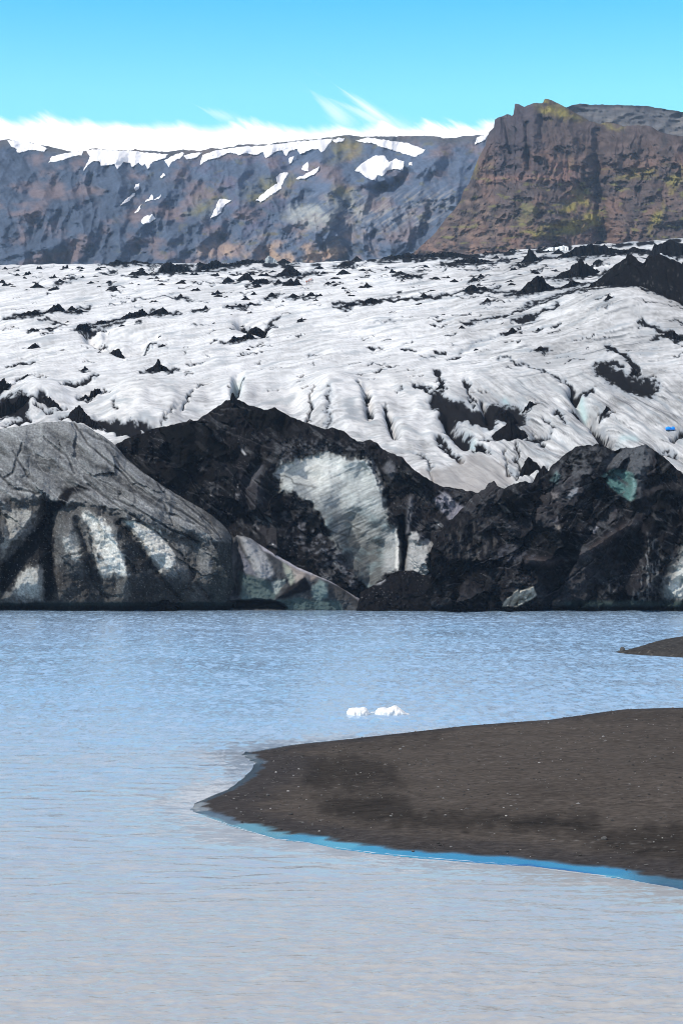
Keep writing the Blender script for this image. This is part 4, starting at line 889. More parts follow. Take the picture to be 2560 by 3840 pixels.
def colL(px, py, tp):
    ua, va = rot(px, py, -33 + 0 * 1); ub, vb = rot(px, py, 48)
    wgt = sm(-.2, .2, fbm(px / 170, py / 120, 2, 612))
    n1 = fbm(px / 140, py / 80, 4, 611); n2 = wgt * fbm(ua / 120, va / 48, 6, 613) + (1 - wgt) * fbm(ub / 120, vb / 52, 6, 614); n3 = fbm(px / 260, py / 120, 3, 615)
    u, v = rot(px, py, -35)
    st = fbm(u / 70, v / 10, 4, 617)
    C = np.broadcast_to(np.array((.095, .125, .18)), px.shape + (3,)).copy()  # slate rock, blued further to paint in distance haze
    C *= (1 + .45 * n2 + .16 * st)[..., None] * (.72 + .28 * sm(300, 1300, px))[..., None]  # left part darkened, its shade painted into the rock tone
    C = mix(C, (.20, .15, .145), sm(-.05, .4, n1 + .3 * n2) * .7)
    C = mix(C, (.14, .115, .16), sm(0, .4, fbm(px / 100, py / 60, 4, 619)) * .5 * sm(600, 900, px) * sm(1300, 900, px))
    C = mix(C, (.04, .05, .065), sm(.10, .45, wgt * fbm(ua / 90, va / 60, 6, 621, .6) + (1 - wgt) * fbm(ub / 90, vb / 60, 6, 622, .6)) * .22)
    C = mix(C, (.42, .30, .21), sm(-.25, .35, n2 + .5 * n1) * soft(px, py, M1((900, 760), (1050, 740), (1200, 720), (1330, 700), (1568, 690), (1700, 780), (1568, 840), (900, 840)), 60, 50) * .85)
    C = mix(C, (.36, .37, .34), sm(-.3, .3, n2 + st * .5) * soft(px, py, M1((1280, 610), (1340, 560), (1450, 540), (1520, 570), (1600, 520), (1690, 540), (1600, 640), (1400, 660), (1330, 640)), 40, 40) * .8)
    C = mix(C, (.30, .28, .26), sm(-.2, .4, st) * soft(px, py, M2((80, 530), (300, 520), (560, 480), (540, 560), (380, 690), (200, 690), (0, 620)), 40, 30) * .7)
    for pl in (M1((1100, 530), (1200, 440), (1260, 430), (1320, 450), (1290, 500), (1180, 560)), M1((1470, 300), (1568, 270), (1660, 300), (1640, 360), (1480, 370)), M1((850, 600), (900, 540), (1000, 520), (1050, 540), (900, 620)),
               M1((1500, 490), (1600, 480), (1590, 540), (1500, 540)), M1((1370, 280), (1640, 250), (1640, 262), (1470, 280))):
        C = mix(C, (.22, .19, .05), soft(px, py, pl, 26, 40, 60) * sm(-.35, .3, n2) * .7)
    C = mix(C, (.13, .12, .045), sm(.22, .5, fbm(px / 60, py / 34, 4, 623)) * .5 * sm(200, 800, px))
    cap = sm(42, 8, py - tp[None])
    C = mix(C, (.10, .09, .075), cap * .6)
    return C
LPX, LPY, LX, LY, LZ = mountain('mountain', -460, 2100, 2.6, topL, 1040, 230, depL, colL, 2.5, 26, 31)

topR2 = poly_top([(1950, 460), (2060, 420), (2126, 402)] + M2((1060, 116), (1070, 112), (1085, 111), (1100, 105), (1120, 107), (1150, 112), (1200, 111), (1280, 113), (1340, 115), (1400, 117), (1440, 124), (1500, 134), (1568, 145)) + [(2800, 470), (3100, 520)])
def depR2(px, py, tp):
    t = (760 - py) / 350.
    return 1760 + 230 * t.clip(0) ** 1.2 - 26 * fbm(px / 130, py / 40, 5, 631) - 20 * ridg(px / 120, py / 60, 4, 633)
def colR2(px, py, tp):
    n2 = fbm(px / 60, py / 16, 5, 635)
    C = np.broadcast_to(np.array((.10, .10, .105)), px.shape + (3,)).copy() * (1 + .6 * n2)[..., None]
    C = mix(C, (.21, .19, .17), sm(.05, .45, fbm(px / 110, py / 26, 4, 637)) * .7)
    return mix(C, (.035, .036, .04), sm(16, 4, py - tp[None]) * .8)
mountain('mountain', 1960, 3050, 3.2, topR2, 800, 110, depR2, colR2, 2.0, 24, 37)

bl_ = M2((340, 790), (450, 690), (500, 620), (535, 585), (560, 548), (575, 500), (600, 468), (618, 420), (640, 360), (655, 330), (672, 300), (682, 262), (690, 236), (705, 222), (715, 208), (713, 180), (728, 172), (748, 166), (770, 156), (786, 157), (793, 163), (805, 150), (800, 128), (799, 113), (808, 107), (825, 108), (840, 118), (850, 120), (872, 112), (890, 104), (905, 102), (915, 106), (935, 103), (938, 92), (945, 84), (960, 86), (975, 92), (995, 101), (1015, 112), (1045, 128), (1065, 138), (1090, 155), (1115, 168), (1140, 184), (1165, 190), (1190, 199), (1215, 192), (1240, 190), (1275, 201), (1300, 210), (1330, 206), (1370, 206), (1400, 205), (1425, 212), (1450, 230), (1500, 246), (1568, 256))
topBt = poly_top(bl_ + [(2800, 540), (3100, 600)])
def depB(px, py, tp):
    t = (1000 - py) / 560.
    steps = .05 * np.sin((py + 14 * fbm(px / 160, py / 90, 3, 641)) / 46.)
    d = 1310 + 150 * np.clip(t + steps, 0, 1.3) + 60 * sm(.72, 1.05, t)
    d += np.interp(px, [1500, 1700, 1860, 2000, 2150, 2238, 2330, 2560, 3000], [150, 90, 35, 0, 20, 42, 22, 0, -60])
    d += 40 * np.exp(-np.clip(py - tp[None], 0, 500) / 26.) * sm(1500, 1900, px)
    vert = ridg(px / 75 + .7 * fbm(px / 120, py / 90, 3, 643), py / 260, 4, 645)
    d -= 18 * vert * (1 - .45 * sm(650, 780, py)) + 24 * fbm(px / 150, py / 90, 5, 647) + 3 * fbm(px / 13, py / 13, 3, 649)
    d -= 4 * fbm(px / 200, py / 34 + .6 * fbm(px / 150, py / 150, 2, 652), 4, 651)
    d += 24 * gl(px + 14 * fbm(px / 40, py / 50, 3, 648), py, M2((1185, 230), (1190, 330), (1175, 440), (1195, 560), (1210, 700)), 24) + 20 * gl(px, py, M2((860, 200), (865, 330), (870, 400)), 9) + 14 * gl(px, py, M2((925, 170), (930, 260)), 10) + 14 * gl(px, py, M2((760, 180), (790, 330)), 8)
    return d
def colB(px, py, tp):
    n1 = fbm(px / 120, py / 90, 4, 653); n2 = fbm(px / 40, py / 26, 5, 655); lay = fbm(px / 200, (py + 22 * n1 + 8 * n2) / 26, 4, 657)
    C = np.broadcast_to(np.array((.085, .068, .066)), px.shape + (3,)).copy() * (1 + .75 * n2 + .14 * lay)[..., None]
    C = mix(C, (.06, .055, .068), .6 * sm(2080, 1960, px) * sm(720, 620, py))  # shade of the upper left face painted in as purple grey
    C = mix(C, (.165, .108, .088), sm(-.15, .4, n1 + .3 * lay) * .8 * sm(480, 640, py))
    C = mix(C, (.19, .135, .105), sm(-.2, .4, n2) * soft(px, py, M2((350, 800), (480, 640), (600, 500), (700, 560), (780, 640), (700, 760), (900, 740), (900, 800)), 40, 40) * .7)
    C = mix(C, (.20, .125, .105), gl(px, py, M2((650, 452), (850, 440), (1050, 448)), 14) * .8)
    C = mix(C, (.20, .125, .11), soft(px, py, M2((960, 370), (1080, 360), (1090, 440), (1000, 440)), 20, 30) * .6)
    C = mix(C, (.045, .043, .045), sm(.1, .5, fbm(px / 34, py / 60, 5, 659)) * .7)
    for pl, w in ((M2((840, 690), (960, 660), (1060, 640), (1180, 590), (1210, 660), (1130, 680), (1030, 690), (900, 700)), 1.), (M2((1000, 590), (1040, 560), (1140, 530), (1150, 560), (1020, 600)), 1.), (M2((1260, 445), (1340, 405), (1440, 400), (1440, 430), (1300, 450)), .8),
                  (M2((900, 130), (945, 95), (1015, 118), (1140, 185), (1060, 180), (960, 165)), 1.1), (M2((1190, 195), (1300, 212), (1240, 225)), .9), (M2((590, 350), (640, 340), (620, 440), (590, 440)), 1.), (M2((1490, 460), (1560, 390), (1568, 440), (1510, 520)), .9),
                  (M2((1420, 620), (1480, 560), (1470, 620), (1400, 700)), .9), (M2((860, 560), (940, 560), (880, 650), (800, 650)), .6), (M2((1060, 490), (1120, 470), (1130, 520), (1080, 560)), .7)):
        C = mix(C, np.array((.23, .20, .055)) if w > .7 else np.array((.19, .18, .06)), soft(px, py, pl, 16, 26, 50) * sm(-.5, .2, n2) * min(w, 1) * .85)
    C = mix(C, (.18, .18, .055), sm(.18, .45, fbm(px / 60, py / 20, 4, 661)) * .55 * sm(560, 700, py))
    C = mix(C, (.2, .125, .1), sm(-.1, .4, n2) * sm(880, 930, py) * .6)
    return C
mountain('mountain', 1545, 3050, 2.6, topBt, 1010, 260, depB, colB, 2.0, 18, 41, (120, 70))

# snow patches lying on the left mountain
SNOW = [
 (M1((38, 275), (75, 270), (110, 280), (180, 294), (215, 312), (200, 325), (165, 315), (130, 318), (85, 330), (75, 315), (50, 295)), 'snow patch on the leftmost rounded summit'),
 (M1((222, 372), (235, 350), (280, 335), (330, 328), (377, 322), (370, 340), (330, 345), (270, 365), (240, 370)), 'narrow snow strip left of the biggest snowfield'),
 (M1((395, 320), (420, 314), (500, 320), (580, 321), (650, 328), (760, 338), (740, 355), (690, 370), (670, 402), (658, 378), (645, 390), (630, 372), (600, 394), (590, 375), (560, 370), (530, 402), (520, 380), (460, 388), (450, 365), (420, 365), (380, 408), (410, 345)), 'wide fringed snowfield hanging under the crest dip'),
 (M1((745, 365), (800, 335), (833, 331), (815, 355), (780, 368), (764, 392)), 'first small snow tongue right of the wide fringed snowfield'),
 (M1((835, 345), (860, 335), (912, 329), (890, 350), (845, 357)), 'flat little snow strip between two snow tongues on the crest'),
 (M1((905, 382), (920, 340), (960, 325), (1050, 308), (1120, 302), (1180, 300), (1260, 290), (1340, 280), (1503, 266), (1480, 298), (1455, 328), (1435, 312), (1400, 315), (1358, 335), (1345, 310), (1310, 322), (1295, 344), (1275, 315), (1240, 327), (1203, 354), (1190, 325), (1150, 342), (1110, 330), (1080, 340), (1045, 325), (1000, 345), (940, 362)), 'long ragged snowfield rising along the crest to the right'),
 (M1((1505, 272), (1530, 262), (1557, 265), (1550, 276), (1510, 282)), 'snow spot at the upper end of the long ragged snowfield'),
 (M1((1160, 545), (1185, 520), (1230, 484), (1252, 470), (1250, 440), (1265, 425), (1303, 418), (1285, 450), (1270, 490), (1220, 525), (1180, 552)), 'slanting snow gully in the middle of the mountain'),
 (M1((1338, 447), (1380, 428), (1445, 393), (1430, 420), (1390, 442), (1350, 450)), 'thin slanting snow streak high above the slanting snow gully'),
 (M1((1305, 355), (1328, 346), (1320, 370), (1310, 380)), 'snow fleck just under the long ragged snowfield'),
 (M1((955, 624), (985, 560), (993, 538), (1044, 546), (1015, 565), (1000, 600), (975, 617)), 'forked snow patch left below the slanting snow gully'),
 (M1((640, 640), (650, 620), (690, 609), (702, 625), (680, 645), (650, 652)), 'oval snow patch low on the left slope'),
 (M1((545, 567), (600, 515), (612, 513), (580, 550)), 'thin slanting snow sliver above the oval patch'),
 (M1((609, 490), (615, 474), (629, 469), (629, 490), (614, 502)), 'snow fleck on top of the thin slanting sliver'),
 (M1((609, 602), (640, 563), (632, 590)), 'snow sliver straight above the oval patch'),
 (M1((658, 553), (690, 520), (692, 538)), 'snow sliver up and right of the oval patch'),
 (M1((700, 542), (728, 522), (717, 537)), 'smallest snow sliver, farthest right above the oval patch'),
 (M1((728, 440), (740, 423), (747, 431), (735, 444)), 'lone snow dot below the wide fringed snowfield'),
 (M1((1362, 402), (1391, 370), (1394, 410), (1377, 412)), 'snow fleck at the upper end of the thin slanting streak'),
 (M2((92, 274), (150, 262), (250, 278), (320, 286), (404, 317), (360, 347), (300, 331), (200, 300), (160, 283), (110, 281)), 'smooth pointed snow wedge under the flat crest'),
 (M2((86, 407), (110, 385), (135, 368), (175, 343), (217, 344), (238, 372), (270, 358), (307, 371), (301, 407), (260, 402), (225, 412), (215, 432), (185, 430), (175, 453), (145, 446), (115, 420)), 'bright lobed snow patch on the mossy shoulder'),
 (M2((628, 290), (640, 258), (682, 248), (672, 272)), 'snow scrap beside the brown cliff edge'),
 (M2((326, 386), (330, 374), (342, 372), (340, 386)), 'snow dot right of the bright lobed patch'),
]
for k, (pl, lab) in enumerate(SNOW):
    xs = [p[0] for p in pl]; ys = [p[1] for p in pl]
    j0, j1 = np.searchsorted(LPX[0], [min(xs) - 12, max(xs) + 12])
    sub = (slice(None), slice(j0, j1))
    rows = np.where((LPY[sub].max(1) > min(ys) - 12) & (LPY[sub].min(1) < max(ys) + 12))[0]
    r0, r1 = rows[0], rows[-1] + 1
    nn = 3                                             # finer than the rock beneath
    def fine(a):
        a = a[r0:r1, j0:j1]; R, W_ = a.shape
        ri = np.linspace(0, R - 1, (R - 1) * 2 + 1); ci = np.linspace(0, W_ - 1, (W_ - 1) * nn + 1)
        a = np.array([np.interp(ci, np.arange(W_), row) for row in a])
        return np.array([np.interp(ri, np.arange(R), c) for c in a.T]).T
    qx, qy, wx, wy, wz = map(fine, (LPX, LPY, LX, LY, LZ))
    m = sdf(qx + 5 * fbm(qx / 16, qy / 16, 4, 701 + k), qy + 5 * fbm(qx / 16, qy / 16, 4, 751 + k), pl)
    sy = wy.copy()
    for _ in range(40):
        sy[1:-1, 1:-1] = (sy[:-2, 1:-1] + sy[2:, 1:-1] + sy[1:-1, :-2] + sy[1:-1, 2:]) / 4
    lift = sm(-4, .5, m)
    ny = wy + 6 * (1 - lift) - 4 * lift
    ny = np.where(m > 2, np.minimum(ny, sy - 3.5), ny)
    keep = m > -6
    Q = quads(*qx.shape)
    Q = Q[keep.reshape(-1)[Q].all(1)]
    f_ = ny / wy
    V = np.stack([wx * f_, ny, H + (wz - H) * f_], -1).reshape(-1, 3)
    u, inv = np.unique(Q, return_inverse=True)
    cc = np.broadcast_to(np.array((.84, .83, .83)), (len(u), 3))
    c0 = V[u].mean(0)
    o = raw_mesh('snow_patch', V[u] - c0, inv.reshape(Q.shape), M_SNOW, cc)
    o.location = c0
    tag(o, lab, 'snow patch', 'snow patches on the mountain')

# ------------------------------------------------------------------ sand spits
FR = [(2900, 3425), (2560, 3338), (2300, 3288), (2000, 3252), (1750, 3233), (1500, 3211), (1300, 3189), (1150, 3160), (1030, 3146), (950, 3122), (860, 3098), (775, 3064), (735, 3046), (725, 3028), (735, 3008), (780, 2990), (855, 2960), (903, 2926), (942, 2888), (958, 2866), (935, 2848), (905, 2830), (925, 2817)]
FARp = [(940, 2812), (1100, 2784), (1300, 2757), (1500, 2735), (1700, 2712), (2000, 2690), (2260, 2652), (2560, 2641), (3000, 2625), (3600, 2610)]
def zc_(px): return .1 + .95 * sm(950, 2500, px)
front = [tuple(float(v) for v in G(a, b)) for a, b in FR]
farl = [tuple(float(v) for v in G(a, b, float(zc_(a)))) for a, b in FARp]
poly = [(45., 58.)] + front + farl
xs = np.arange(-10.5, 42, .14); ys_ = np.arange(54, 128, .17)
SX, SY = np.meshgrid(xs, ys_)
def spit_height(SX, SY):
    wob = .25 * fbm(SX / 2.2, SY / 2.2, 3, 801)
    d = sdf(SX + wob, SY + wob, poly)
    df = seg(SX, SY, [front[-1]] + farl)
    dF = np.where(d > 0, seg(SX, SY, front), d)
    pxx = CX + SX / SY * F
    zc = zc_(pxx)
    gy_d = np.gradient(d, axis=0) if d.ndim == 2 else np.ones_like(d) * .1
    gx_d = np.gradient(d, axis=1) if d.ndim == 2 else np.zeros_like(d)
    fr = .075 * np.clip(dF, -30, 1.6) + .10 * sm(1.4, 2.6, dF) + np.clip(.045 * (dF - 1.6), 0, None)
    cap = zc * sm(-.2, 2.0, df)
    h = np.minimum(fr, np.maximum(cap, .02 * d))
    h += (.05 * fbm(SX / 6, SY / 3, 4, 803) + .015 * fbm(SX / .8, SY / .5, 3, 805)) * sm(1.5, 4, d)
    return np.where(d < 0, np.maximum(.12 * d, -2.5), h), d
SZ, SD = spit_height(SX, SY)
qx, qy = CX + SX / SY * F, 1990 + (H - SZ) / SY * F
base = .060 + .014 * fbm(SX / 7, SY / 3, 4, 807) + .018 * fbm(SX / .7, SY / .45, 3, 809)
C = np.clip(base, .015, .2)[..., None] * np.array((1.16, .98, .84))
def sandpatch(pl, w): return soft(qx, qy, pl, 36, 44, 60) * w * .9
SB = lambda *p: conv(p, .8291, 600, 2600)
SR = lambda *p: conv(p, .8291, 1260, 2600)
dk = np.zeros(SX.shape)
for pl, w in ((SB((640, 300), (900, 270), (1080, 330), (1100, 420), (760, 440), (640, 400)), .8), (SB((700, 480), (1000, 430), (1200, 540), (1500, 540), (1520, 600), (1000, 600), (720, 540)), .9), (SR((500, 560), (900, 540), (1150, 560), (1200, 620), (800, 620)), 1.), (SR((950, 620), (1568, 600), (1700, 780), (1300, 730)), .8),
              (SR((0, 190), (200, 170), (500, 140), (480, 200), (100, 220)), .5), (SR((1050, 120), (1300, 90), (1568, 70), (1568, 120), (1200, 130)), .4)):
    dk = np.maximum(dk, sandpatch(pl, w))
C = mix(C, (.013, .0115, .0105), dk * np.clip(.85 + .4 * fbm(SX / 1.5, SY / .6, 3, 811), 0, 1))
C = mix(C, (.035, .033, .035), sm(4, 1.8, SD + 1.2 * fbm(SX / 2, SY / 1.2, 3, 813)) * .7)
ddy = np.gradient(SD, .17, axis=0); ddx = np.gradient(SD, .14, axis=1)
frontness = .45 * sm(-.35, .2, ddy) + .55 * sm(.2, .75, ddy)
wet = sm(1.3, .8, SD / (.3 + .7 * frontness) + .35 * fbm(SX / 1.2, SY / 1.2, 3, 815))
C = mix(C, (.035, .036, .04), wet)
peb = sm(.42, .55, fbm(SX / .22, SY / .3, 2, 817)) * sm(-.1, .4, fbm(SX / 5, SY / 2, 3, 819)) * (1 - wet)
C = mix(C, (.15, .14, .13), peb * .7)
# sand material with a wet film near the water
nt = M_SAND.node_tree; b = nt.nodes['Principled BSDF']
at = nd(nt, 'ShaderNodeAttribute', attribute_name='wet')
mr = nd(nt, 'ShaderNodeMapRange'); mr.inputs[3].default_value = .92; mr.inputs[4].default_value = .05
nt.links.new(at.outputs['Fac'], mr.inputs[0]); nt.links.new(mr.outputs[0], b.inputs['Roughness'])
mr2 = nd(nt, 'ShaderNodeMapRange'); mr2.inputs[3].default_value = .02; mr2.inputs[4].default_value = 1.0
nt.links.new(at.outputs['Fac'], b.inputs['Coat Weight']); b.inputs['Coat Roughness'].default_value = .06; b.inputs['Coat IOR'].default_value = 2.1
nt.links.new(at.outputs['Fac'], mr2.inputs[0]); nt.links.new(mr2.outputs[0], b.inputs['Specular IOR Level'])
bn = [n for n in nt.nodes if n.type == 'BUMP'][0]
mr3 = nd(nt, 'ShaderNodeMapRange'); mr3.inputs[3].default_value = .5; mr3.inputs[4].default_value = .0
nt.links.new(at.outputs['Fac'], mr3.inputs[0]); nt.links.new(mr3.outputs[0], bn.inputs['Strength'])
tag(grid_obj('sand_beach', SX, SY, SZ, M_SAND, C, {'wet': wet * (.74 + .26 * sm(960, 1300, qx)) * (1 - .5 * sm(2250, 2500, qx))}), kind='structure')

# smaller gravel spit farther out on the right
FR2 = [(2900, 2500), (2560, 2466), (2460, 2460), (2380, 2455), (2330, 2450), (2300, 2444), (2292, 2441)]
FA2 = [(2296, 2441), (2330, 2434), (2370, 2424), (2420, 2410), (2460, 2400), (2500, 2392), (2560, 2382), (2700, 2368), (2900, 2360)]
z2 = lambda p: .1 + 1.1 * sm(2290, 2600, p)
fr2 = [tuple(float(v) for v in G(a, b)) for a, b in FR2]; fa2 = [tuple(float(v) for v in G(a, b, float(z2(a)))) for a, b in FA2]
poly2 = fr2 + fa2
xs2 = np.arange(24, 56, .16); ys2 = np.arange(150, 226, .25)
TX, TY = np.meshgrid(xs2, ys2)
d = sdf(TX + .3 * fbm(TX / 2, TY / 3, 3, 821), TY + .8 * fbm(TX / 2, TY / 3, 3, 822), poly2)
df = seg(TX, TY, fa2)
dF2 = np.where(d > 0, seg(TX, TY, fr2), d)
tz = np.minimum(.3 * np.clip(dF2, -20, 1) + .10 * np.clip(dF2, 0, 40), z2(CX + TX / TY * F) * sm(-.3, 1.6, df))
tz = np.where(d < 0, np.maximum(.12 * d, -2.5), tz + .16 * np.clip(fbm(TX / .7, TY / 1.0, 4, 823), -.2, 1) * sm(0, 1, d))
C = np.clip(.045 + .02 * fbm(TX / .5, TY / 1.0, 4, 825), .012, .2)[..., None] * np.array((1.04, .98, .92))
C = mix(C, (.16, .15, .13), sm(.35, .5, fbm(TX / .45, TY / .8, 3, 827)) * .7)
C = mix(C, (.016, .015, .015), sm(.3, .5, fbm(TX / .9, TY / 1.2, 3, 829)) * .7)
tag(grid_obj('gravel_bank', TX, TY, tz, M_SAND, C, {'wet': np.zeros(TX.shape)}), kind='structure')

# ------------------------------------------------------------------ water
wpx = np.arange(-600, 3161, 4.0)
wpy = np.concatenate([np.linspace(2268, 2300, 14, endpoint=False), np.arange(2300, 4300, 3.0)])
WPX, WPY = np.meshgrid(wpx, wpy)
wxx, wyy = G(WPX, WPY)
def wl(ax, ay, s, o=2, amp=1): return fbm(wxx / ax, wyy / ay, o, s) * amp
dsp = -sdf(wxx, wyy, poly)                    # distance outside the spit
calm = np.minimum(sm(.0, 6.0, dsp), .12 + .88 * sm(4, 34, 281 - wyy + 10 * fbm(wxx / 14, wyy / 10, 3, 911)))
gust = .75 + .45 * fbm(wxx / 24, wyy / 12, 3, 901)
q1 = wxx * .94 + wyy * .34; q2 = -wxx * .34 + wyy * .94
row = np.gradient(wyy, axis=0); row = np.abs(row)
fade = lambda lam: sm(.55, .25, row / lam)
wave = 3.0 * (.030 * fbm(wxx / 2.2, wyy / 1.0, 2, 903) * fade(1.0) + .016 * (1 - np.abs(fbm(wxx / .85, wyy / .34, 2, 905))) * fade(.34) + .011 * fbm(q1 / .7, q2 / .3, 2, 907) * fade(.3) + .005 * fbm(wxx / .28, wyy / .12, 2, 909) * fade(.12))
wz_ = wave * gust * (.10 + .90 * calm)
mW, nt, b = new_mat('glacial_water'); L = nt.links.new
geo = nd(nt, 'ShaderNodeNewGeometry')
atc = nd(nt, 'ShaderNodeAttribute', attribute_name='calm')
def wnoise(sx, sy, rotz, detail=3):
    mp = nd(nt, 'ShaderNodeMapping'); mp.inputs['Scale'].default_value = (sx, sy, 1); mp.inputs['Rotation'].default_value = (0, 0, rotz)
    L(geo.outputs['Position'], mp.inputs['Vector'])
    n = nd(nt, 'ShaderNodeTexNoise'); n.inputs['Scale'].default_value = 1; n.inputs['Detail'].default_value = detail; n.inputs['Roughness'].default_value = .6
    L(mp.outputs[0], n.inputs['Vector']); return n
na = wnoise(.75, 2.2, .10, 2); nb_ = wnoise(2.6, 6.5, -.12, 2); nd_ = wnoise(6.5, 16., .1, 2); nc_ = wnoise(.05, .10, .2, 3)
def vm(op, a, b=None, sc=None):
    n = nd(nt, 'ShaderNodeVectorMath', operation=op)
    L(a, n.inputs[0])
    if b is not None:
        if hasattr(b, 'is_output'): L(b, n.inputs[1])
        else: n.inputs[1].default_value = b
    if sc is not None:
        if hasattr(sc, 'is_output'): L(sc, n.inputs['Scale'])
        else: n.inputs['Scale'].default_value = sc
    return n.outputs[0]
def slope_(n, k): return vm('SCALE', vm('SUBTRACT', n.outputs['Color'], (.5, .5, .5)), sc=k)
nf_ = wnoise(1.25, .42, .04, 2)
sy0 = nd(nt, 'ShaderNodeSeparateXYZ'); L(geo.outputs['Position'], sy0.inputs[0])
fw = nd(nt, 'ShaderNodeMapRange', interpolation_type='SMOOTHSTEP'); fw.inputs[1].default_value = 60; fw.inputs[2].default_value = 120; fw.inputs[3].default_value = .25; fw.inputs[4].default_value = 1.7; L(sy0.outputs['Y'], fw.inputs[0])
tilt = vm('ADD', vm('ADD', vm('ADD', slope_(na, .8), slope_(nf_, fw.outputs[0])), slope_(nb_, 1.0)), slope_(nd_, .6))
tilt = vm('MULTIPLY', tilt, (.55, 1, 0))
# wind-driven chop: the steep faces look towards the near shore
steep = vm('MULTIPLY', vm('ABSOLUTE', tilt), (0, -.85, 0))
tilt = vm('ADD', vm('MULTIPLY', tilt, (1, .45, 0)), steep)
mrs = nd(nt, 'ShaderNodeMapRange'); mrs.inputs[3].default_value = .12; mrs.inputs[4].default_value = 1
L(atc.outputs['Fac'], mrs.inputs[0])
mrg = nd(nt, 'ShaderNodeMapRange'); mrg.inputs[1].default_value = .35; mrg.inputs[2].default_value = .65; mrg.inputs[3].default_value = .55; mrg.inputs[4].default_value = 1.25
L(nc_.outputs['Fac'], mrg.inputs[0])
mm = nd(nt, 'ShaderNodeMath', operation='MULTIPLY'); L(mrs.outputs[0], mm.inputs[0]); L(mrg.outputs[0], mm.inputs[1])
L(vm('NORMALIZE', vm('ADD', geo.outputs['Normal'], vm('SCALE', tilt, sc=mm.outputs[0]))), b.inputs['Normal'])
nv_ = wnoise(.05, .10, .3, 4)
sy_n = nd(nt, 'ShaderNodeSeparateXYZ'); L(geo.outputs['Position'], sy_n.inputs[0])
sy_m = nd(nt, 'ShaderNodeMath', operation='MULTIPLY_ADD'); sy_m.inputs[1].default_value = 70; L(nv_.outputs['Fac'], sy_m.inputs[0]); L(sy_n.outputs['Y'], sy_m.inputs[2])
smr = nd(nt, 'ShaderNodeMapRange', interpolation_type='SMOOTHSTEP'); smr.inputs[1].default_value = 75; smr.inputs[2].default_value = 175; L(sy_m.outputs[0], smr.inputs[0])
cr = nd(nt, 'ShaderNodeMix', data_type='RGBA'); cr.inputs[6].default_value = (.405, .40, .39, 1); cr.inputs[7].default_value = (.31, .45, .61, 1)  # near silt grey; far blue stands in for reflected sky
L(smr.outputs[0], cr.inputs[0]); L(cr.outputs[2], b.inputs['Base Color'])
b.inputs['Roughness'].default_value = .04; b.inputs['IOR'].default_value = 1.33
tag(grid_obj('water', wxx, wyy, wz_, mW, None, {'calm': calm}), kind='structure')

# lake bed / ground sheet to the horizon
gm = plain('lake_bed', (.05, .048, .045), .9, .3, .05)
gs = raw_mesh('ground', np.array([(-2400, -250, -3), (2400, -250, -3), (2400, 2650, -3), (-2400, 2650, -3)]), np.array([(0, 1, 2, 3)]), gm)
tag(gs, kind='structure')

FOAM = plain('foam', (.75, .76, .78), .6, .1, 4)
fv, fq = [], []
for (a0, a1, off_, wd_, sd_) in ((3.0, 6.6, .02, .05, 1), (1.2, 3.4, .28, .035, 2), (6.6, 11.0, .18, .05, 3), (3.6, 5.2, .55, .03, 4), (9.2, 10.6, -.05, .045, 5)):
    ts_ = np.linspace(a0, a1, 160); fi = np.arange(len(front)); fxs = np.array([p[0] for p in front]); fys = np.array([p[1] for p in front])
    cxx = np.interp(ts_, fi, fxs); cyy = np.interp(ts_, fi, fys) - off_ + .12 * fbm(ts_ * 3, ts_ * 0, 3, 970 + sd_)
    ww = wd_ * np.clip(.5 + 1.6 * fbm(ts_ * 6, ts_ * 0, 3, 980 + sd_), .05, 1.4) * np.sin(np.linspace(0, np.pi, 160)) ** .5
    for i in range(160):
        fv += [(cxx[i], cyy[i] - ww[i], .045), (cxx[i], cyy[i] + ww[i], .045)]
        if i: n0 = len(fv) - 4; fq.append((n0, n0 + 2, n0 + 3, n0 + 1))
tag(raw_mesh('foam', np.array(fv), np.array(fq), FOAM), kind='stuff')

# ------------------------------------------------------------------ floating ice
def berg(name, px, py, outline, seed, lab, depth=.75):
    """lump of ice: silhouette profile (metres, z over x) rounded off front to back"""
    bx, by = (float(v) for v in G(px, py))
    xs_ = [p[0] for p in outline]; zs_ = [p[1] for p in outline]
    nu, nv = 60, 36
    U = np.linspace(min(xs_), max(xs_), nu); th = np.linspace(-.18, np.pi + .18, nv)
    UU, TT = np.meshgrid(U, th)
    Hh = np.interp(UU, xs_, zs_)
    env = np.sqrt(np.clip(1 - ((UU - UU.mean()) / (np.ptp(U) / 2 * 1.02)) ** 2, 0, 1)) * .8 + .2
    n = fbm(UU * 3.2 + seed, TT * 1.3, 4, seed)
    yy = -np.cos(TT) * depth * env * (1 + .25 * n)
    zz = np.sign(np.sin(TT)) * np.abs(np.sin(TT)) ** .7 * Hh * .82 * (1 + .10 * n * np.sin(TT).clip(0)) - .03
    xx = UU + .05 * fbm(TT * 2, UU * 4, 3, seed + 3)
    c = np.clip(.80 + .18 * fbm(UU * 5, TT * 3, 4, seed + 5), .4, .9)[..., None] * np.array((1., 1., .985))
    c = mix(c, (.22, .23, .24), sm(.42, .6, fbm(UU * 3.3, TT * 2.2, 4, seed + 7)) * .7)
    o = grid_obj(name, xx, yy, zz, M_BERG, c)
    o.location = (bx, by, 0)
    return tag(o, lab, 'ice floe', 'floating ice pieces')
k_ = 122 / F
berg('ice_floe', 1343, 2679, [(-43 * k_, .20), (-41 * k_, .34), (-34 * k_, .50), (-22 * k_, .55), (-8 * k_, .56), (10 * k_, .56), (18 * k_, .60), (24 * k_, .60), (31 * k_, .50), (38 * k_, .28), (46 * k_, .06)], 4, 'smaller flat topped white ice floe with a jutting left corner')
